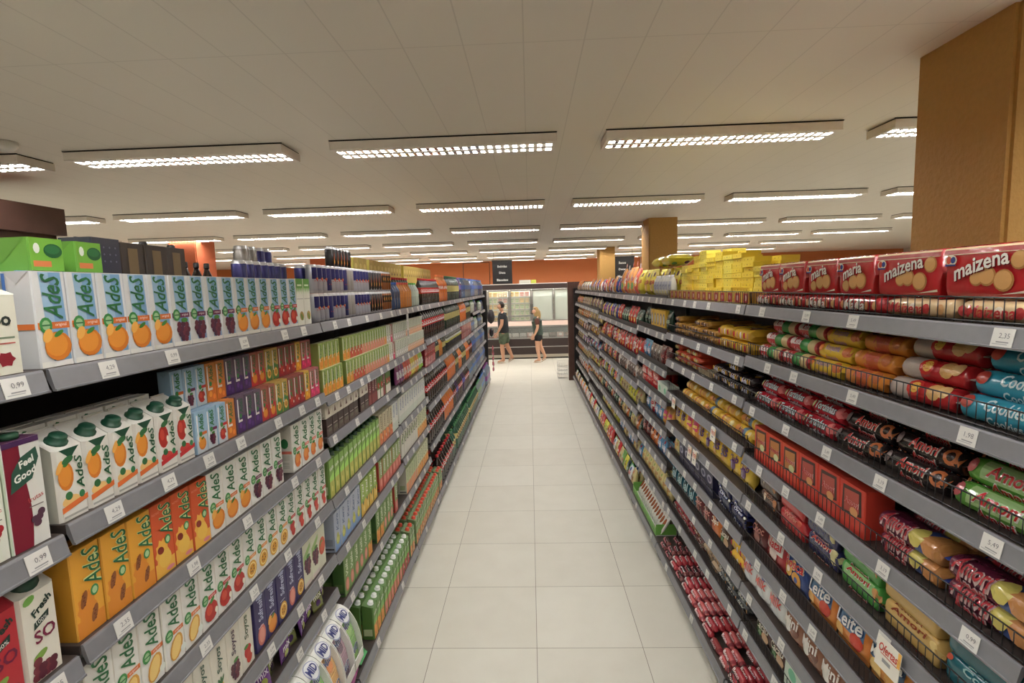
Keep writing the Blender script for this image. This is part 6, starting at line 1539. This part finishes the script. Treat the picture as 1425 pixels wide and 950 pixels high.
for s in range(3):
    for i in range(6):
        x = .18 + i * .185
        ob('frozen_food_box', FB[1 if i % 2 else 3][1], loc=(x, FY + .62, 1.2325 + s * .18 + .001), label='pale frozen food box behind misted glass, %s shelf up, %s across' % (COLN[s + 1], COLN[i]), category='frozen food box', group='frozen food boxes in the freezer')
MB = [('pink and white', bag(.2, .16, .07, (206, 160, 150), lambda p, mp, w, h, t: ell(p, mp, 0, h * .5, w * .25, h * .25, (226, 216, 206), 2, 12, rings=2))), ('pale grey', bag(.2, .15, .07, (186, 180, 170))), ('red and green', bag(.2, .17, .07, (176, 60, 50), lambda p, mp, w, h, t: ell(p, mp, -w * .2, h * .5, w * .25, h * .3, (110, 150, 80), 2, 12, rings=2))), ('brown', bag(.2, .15, .07, (120, 86, 74)))]
MB = [(a, b.mesh('frozen_meat_pack')) for a, b in MB]
for i in range(14):
    a, me = MB[[2, 2, 0, 1, 1, 1, 0, 1, 1, 3, 0, 3, 1, 0][i]]
    ob('frozen_meat_pack', me, loc=(-1.3 + i * .215, FY + .13 + .01 * (i % 3), .59), rot=(-.45, 0, 0), label='%s frozen pack in the low glazed bunker, %s from the drinks side' % (a, ordn(i + 1)), category='frozen food pack', group='frozen packs in the bunker')
q = P('wire_black'); q.box(X0 + .03, .06, .575, X1 - .03, .5, .58, c); ob('bunker_tray', q.mesh('bunker_tray'), fr)
# cards on top of the freezer
for k, (x, w_, cc, lab) in enumerate(((-.13, .33, (206, 202, 186), 'pale grey card standing on top of the freezer'), (.12, .14, (206, 214, 70), 'lime yellow card standing on top of the freezer'))):
    q = P('carton_print'); q.box(-w_ / 2, -.01, 0, w_ / 2, .01, .10, cc); mp = m_front(-.01); rect(q, mp, -w_ * .4, .03, w_ * .4, .045, pick(cc, .8), 1)
    ob('header_card', q.mesh('header_card'), loc=(x, FY + .38, 2.151), label=lab, category='card')
p = P('steel'); p.tube([(0, 0, .012), (.52, 0, .012)], .012, (200, 200, 200), n=8)
ob('metal_bar', p.mesh('metal_bar'), loc=(.42, FY + .5, 2.101), label='thin metal bar lying along the top of the freezer', category='bar')

# ------------------------------------------------------------------ people
flat_mat('skin_tan', (190, 136, 104), 0.5, 0, 0.04, 20)
flat_mat('skin_fair', (214, 160, 126), 0.5, 0, 0.04, 20)
flat_mat('shirt_black', (34, 36, 42), 0.85, 0, 0.15, 40, .2)
flat_mat('shorts_green', (74, 88, 64), 0.85, 0, 0.45, 14, .2)
flat_mat('top_green', (62, 78, 70), 0.85, 0, 0.2, 30, .2)
flat_mat('sleeve_brown', (96, 54, 44), 0.85, 0, 0.15, 30, .2)
flat_mat('shorts_black', (26, 26, 30), 0.85, 0, 0.15, 30, .2)
flat_mat('sandal_tan', (196, 168, 136), 0.6, 0, 0.1, 30)
flat_mat('sandal_dark', (40, 32, 30), 0.6, 0, 0.1, 30)
flat_mat('eye_dark', (24, 20, 20), 0.3)
def skinmesh(name, verts, edges, mat, root=0, sub=2):
    me = bpy.data.meshes.new(name); me.from_pydata([v[0] for v in verts], edges, [])
    o = bpy.data.objects.new(name, me); COL.objects.link(o)
    m = o.modifiers.new('s', 'SKIN'); m.use_smooth_shade = True; m.branch_smoothing = .4
    for i, v in enumerate(verts):
        sv = me.skin_vertices[0].data[i]; r = v[1]; sv.radius = r if isinstance(r, tuple) else (r, r); sv.use_root = (i == root); sv.use_loose = False
    s = o.modifiers.new('u', 'SUBSURF'); s.levels = sub; s.render_levels = sub
    dg = bpy.context.evaluated_depsgraph_get(); dg.update()
    m2 = bpy.data.meshes.new_from_object(o.evaluated_get(dg)); m2.name = name
    m2.materials.clear(); m2.materials.append(MATS[mat])
    for f in m2.polygons: f.use_smooth = True
    COL.objects.unlink(o); bpy.data.objects.remove(o); bpy.data.meshes.remove(me)
    return m2
def person(loc, J, s, skin, shirt, sleeve, shorts, hair_mat, hair_long, sandal, label, top_len, shorts_knee, sleeve_t):
    """J: joints in metres; x forward is negative x; y negative is the side nearest the camera"""
    root = ob('person', None, loc=loc, label=label, category='person')
    V, E = [], []
    def add(p, r, frm=None):
        V.append((tuple(p), r)); i = len(V) - 1
        if frm is not None: E.append((frm, i))
        return i
    lerp = lambda a, b, t: tuple(a[k] + (b[k] - a[k]) * t for k in range(3))
    pel = add(J['pelvis'], (.125 * s, .10 * s)); wa = add(lerp(J['pelvis'], J['chest'], .45), (.125 * s, .095 * s), pel)
    ch = add(J['chest'], (.15 * s, .105 * s), wa); nb = add(J['neck'], .062 * s, ch)
    nk = add(lerp(J['neck'], J['head'], .45), .05 * s, nb)
    hd = add(J['head'], (.07 * s, .085 * s), nk)
    f = J['face']  # forward unit
    add((J['head'][0] + f[0] * .015, J['head'][1], J['head'][2] + .075 * s), (.062 * s, .075 * s), hd)
    cn = add((J['head'][0] + f[0] * .045, J['head'][1] + f[1] * .045, J['head'][2] - .065 * s), .036 * s, hd)
    for sd, nm in ((-1, 'l'), (1, 'r')):
        sh = add(J['sh_' + nm], .055 * s, ch); el = add(J['el_' + nm], .038 * s, sh)
        fm = add(lerp(J['el_' + nm], J['wr_' + nm], .3), .038 * s, el)
        wr = add(J['wr_' + nm], (.024 * s, .02 * s), fm)
        d = (Vector(J['wr_' + nm]) - Vector(J['el_' + nm])).normalized()
        pm = add(Vector(J['wr_' + nm]) + d * .05 * s, (.034 * s, .015 * s), wr)
        fw = Vector((-1, 0, .0)); fw = (fw - d * fw.dot(d)).normalized()
        base = Vector(J['wr_' + nm]) + d * .085 * s
        for k, L in enumerate((.062, .070, .066, .052)):
            a = base + fw * ((1.5 - k) * .0205)
            kn = add(a, .0095, pm); m1 = add(a + (d + fw * .15).normalized() * L * .5, .0085, kn); add(a + (d * .9 + fw * .45).normalized() * L, .0072, m1)
        t0 = add(Vector(J['wr_' + nm]) + d * .03 * s + fw * .03 * s, .011 * s, wr); add(Vector(J['wr_' + nm]) + d * .075 * s + fw * .055 * s, .0085 * s, t0)
        hp = add(J['hip_' + nm], .082 * s, pel); th = add(lerp(J['hip_' + nm], J['kn_' + nm], .5), .075 * s, hp)
        kn = add(J['kn_' + nm], .052 * s, th); cf = add(lerp(J['kn_' + nm], J['an_' + nm], .3), .054 * s, kn); an = add(J['an_' + nm], .032 * s, cf)
        hl = add(Vector(J['an_' + nm]) + Vector(J['heel_' + nm]), .028 * s, an)
        bl = add(lerp(J['an_' + nm], J['toe_' + nm], .6), (.038 * s, .022 * s), an); add(J['toe_' + nm], (.034 * s, .014 * s), bl)
    ob('body', skinmesh('body', V, E, skin), root)
    # nose, ears, eyes, brows and mouth
    h0 = Vector(J['head']); F = Vector(f).normalized(); S = Vector((0, 0, 1)).cross(F)
    p = P('skin'); 
    q = P(skin)
    q.tube([h0 + F * .066 * s + Vector((0, 0, .02 * s)), h0 + F * .088 * s + Vector((0, 0, -.012 * s)), h0 + F * .068 * s + Vector((0, 0, -.02 * s))], [.007 * s, .012 * s, .008 * s], (0, 0, 0), n=8); ob('nose', q.mesh('nose'), root)
    for sd in (-1, 1):
        q = P(skin); e0 = h0 + S * sd * .062 * s + F * -.004; q.tube([e0 + Vector((0, 0, .028 * s)), e0 + S * sd * .012 * s, e0 + Vector((0, 0, -.026 * s))], [.008 * s, .014 * s, .007 * s], (0, 0, 0), n=8); ob('ear', q.mesh('ear'), root)
        q = P('eye_dark'); q.tube([h0 + F * .062 * s + S * sd * .024 * s + Vector((0, 0, .012 * s)), h0 + F * .064 * s + S * sd * .034 * s + Vector((0, 0, .012 * s))], .006 * s, (0, 0, 0), n=8); ob('eye', q.mesh('eye'), root)
    q = P('sleeve_brown'); q.tube([h0 + F * .064 * s - S * .02 * s + Vector((0, 0, -.045 * s)), h0 + F * .071 * s + Vector((0, 0, -.045 * s)), h0 + F * .064 * s + S * .02 * s + Vector((0, 0, -.045 * s))], .004 * s, (0, 0, 0), n=6); ob('mouth', q.mesh('mouth'), root)
    # hair
    bm = bmesh.new(); bmesh.ops.create_uvsphere(bm, u_segments=20, v_segments=14, radius=1)
    for v in bm.verts:
        v.co = Vector((v.co.x * .088 * s, v.co.y * .076 * s, v.co.z * .092 * s)) 
    kill = [v for v in bm.verts if (v.co.dot(Vector((F.x, F.y, 0))) > .022 * s and v.co.z < .045 * s) or v.co.z < -.07 * s]
    bmesh.ops.delete(bm, geom=kill, context='VERTS')
    rr = random.Random(3)
    for v in bm.verts: v.co += Vector((rr.uniform(-1, 1), rr.uniform(-1, 1), rr.uniform(-1, 1))) * .005; v.co += h0 - F * .014 + Vector((0, 0, .022 * s))
    me = bpy.data.meshes.new('hair'); bm.to_mesh(me); bm.free(); me.materials.append(MATS[hair_mat])
    for ff in me.polygons: ff.use_smooth = True
    ob('hair', me, root)
    if hair_long:
        HV = [((h0 - F * .05 + Vector((0, 0, .04))), (.075 * s, .085 * s)), ((h0 - F * .065 + Vector((0, 0, -.06))), (.07 * s, .095 * s)), ((h0 - F * .075 + Vector((0, -.02, -.17))), (.045 * s, .09 * s)), ((h0 - F * .06 + Vector((0, -.04, -.28))), (.03 * s, .06 * s)), ((h0 - F * .05 + Vector((0, -.05, -.36))), (.012, .02))]
        ob('hair', skinmesh('long_hair', [(tuple(a), b) for a, b in HV], [(i, i + 1) for i in range(4)], hair_mat), root, label='long blond hair down the back')
    # shirt
    V, E = [], []
    g = 1.16
    b0 = lerp(J['pelvis'], J['chest'], top_len)
    a = add(lerp(J['pelvis'], J['chest'], .5), (.145 * s * g, .112 * s * g)); lo_ = add(b0, (.148 * s * g, .12 * s * g), a); c2 = add(J['chest'], (.15 * s * g, .108 * s * g), a); c3 = add(lerp(J['chest'], J['neck'], .55), (.105 * s, .09 * s), c2); add(lerp(J['chest'], J['neck'], .95), (.07 * s, .066 * s), c3)
    for nm in ('l', 'r'):
        sh = add(J['sh_' + nm], .07 * s, c3); add(lerp(J['sh_' + nm], J['el_' + nm], sleeve_t), .056 * s, sh)
    ob('shirt', skinmesh('shirt', V, E, shirt), root)
    if sleeve != shirt:
        for nm in ('l', 'r'):
            V, E = [], []; x = add(lerp(J['sh_' + nm], J['el_' + nm], -.1), .072 * s); x2 = add(lerp(J['sh_' + nm], J['el_' + nm], .4), .068 * s, x); add(lerp(J['sh_' + nm], J['el_' + nm], .8), .056 * s, x2)
            ob('sleeve', skinmesh('sleeve', V, E, sleeve), root)
    V, E = [], []
    pz = add((J['pelvis'][0], J['pelvis'][1], J['pelvis'][2] + .03), (.165 * s, .15 * s)); add(lerp(J['pelvis'], J['chest'], .3), (.15 * s, .125 * s), pz)
    for nm in ('l', 'r'):
        hp = add(J['hip_' + nm], (.11 * s), pz); md = add(lerp(J['hip_' + nm], J['kn_' + nm], shorts_knee * .55), .1 * s, hp); add(lerp(J['hip_' + nm], J['kn_' + nm], shorts_knee), .088 * s, md)
    ob('shorts', skinmesh('shorts', V, E, shorts), root)
    for nm in ('l', 'r'):
        A = Vector(J['an_' + nm]) + Vector(J['heel_' + nm]); B_ = Vector(J['toe_' + nm]); dv = (B_ - A).normalized()
        q = P(sandal); A2 = A + Vector((0, 0, -.03 * s)) - dv * .02; B2 = B_ + Vector((0, 0, -.018 * s)) + dv * .02
        sd = Vector((0, 1, 0)); n = 10; up = dv.cross(sd); up = up if up.z > 0 else -up
        ring = []
        for k in range(n * 2):
            t = 2 * PI * k / (n * 2); ct, st = math.cos(t), math.sin(t)
            ring.append((A2 + B2) / 2 + dv * (ct * (B2 - A2).length / 2) + sd * (st * .042 * s * (1 + .1 * ct)))
        low = [v - up * .010 for v in ring]
        q.faces(ring + low, [tuple(range(n * 2)), tuple(range(n * 2, n * 4))[::-1]] + [(i, (i + 1) % (n * 2), n * 2 + (i + 1) % (n * 2), n * 2 + i) for i in range(n * 2)], (0, 0, 0))
        mid = B_ - dv * .06 * s
        q.tube([mid - sd * .045 * s, mid + up * .035 * s - sd * .02 * s + dv * .01, mid + dv * .04 * s + up * .012, mid + up * .035 * s + sd * .02 * s + dv * .01, mid + sd * .045 * s], .006, (0, 0, 0), n=6)
        ob('sandal', q.mesh('sandal'), root)
    return root
J = dict(pelvis=(0, 0, .90), chest=(-.02, 0, 1.24), neck=(-.035, 0, 1.41), head=(-.075, 0, 1.545), face=(-.97, -.12, -.2),
         sh_l=(-.02, -.17, 1.345), sh_r=(-.01, .17, 1.345), el_l=(-.03, -.225, 1.07), el_r=(.04, .225, 1.07), wr_l=(-.15, -.225, .84), wr_r=(-.07, .23, .84),
         hip_l=(0, -.085, .86), hip_r=(.01, .085, .86), kn_l=(-.05, -.095, .47), kn_r=(.07, .095, .48), an_l=(-.02, -.095, .085), an_r=(.22, .1, .135),
         heel_l=(.035, 0, -.035), heel_r=(.035, 0, -.02), toe_l=(-.19, -.10, .034), toe_r=(.10, .105, .036))
person((-.74, 13.9, 0), J, 1.2, 'skin_tan', 'shirt_black', 'shirt_black', 'shorts_green', 'hair_dark', False, 'sandal_tan', 'person in black T-shirt and green shorts walking past the freezer in sandals', -.34, .96, .62)
J = dict(pelvis=(0, 0, .82), chest=(-.03, 0, 1.10), neck=(-.04, 0, 1.26), head=(-.075, 0, 1.385), face=(-.98, -.1, -.15),
         sh_l=(-.03, -.14, 1.20), sh_r=(-.02, .14, 1.20), el_l=(-.01, -.20, .96), el_r=(.0, .20, .96), wr_l=(-.10, -.20, .76), wr_r=(-.10, .20, .76),
         hip_l=(0, -.08, .78), hip_r=(.01, .08, .78), kn_l=(-.03, -.085, .43), kn_r=(.05, .085, .44), an_l=(.02, -.085, .08), an_r=(.19, .09, .13),
         heel_l=(.03, 0, -.032), heel_r=(.03, 0, -.02), toe_l=(-.13, -.09, .032), toe_r=(.08, .095, .034))
person((.20, 13.85, 0), J, 1.1, 'skin_fair', 'top_green', 'sleeve_brown', 'shorts_black', 'hair_blond', True, 'sandal_tan', 'person with long blond hair in dark green top and black shorts, walking', -.42, .62, .6)
# ------------------------------------------------------------------ world + view
w = bpy.data.worlds.new('world'); scn.world = w; w.use_nodes = True
w.node_tree.nodes['Background'].inputs[0].default_value = (0.02, 0.02, 0.022, 1)
w.node_tree.nodes['Background'].inputs[1].default_value = 1.0
vs = scn.view_settings
scn.display_settings.display_device = 'sRGB'
vs.view_transform = 'Standard'; vs.look = 'None'; vs.gamma = 1.0; vs.use_curve_mapping = False; vs.exposure = 0.0
scn.cycles.max_bounces = 8; scn.cycles.diffuse_bounces = 6; scn.cycles.glossy_bounces = 2; scn.cycles.transmission_bounces = 4; scn.cycles.transparent_max_bounces = 8
scn.cycles.sample_clamp_indirect = 4.0
scn.cycles.caustics_reflective = False; scn.cycles.caustics_refractive = False
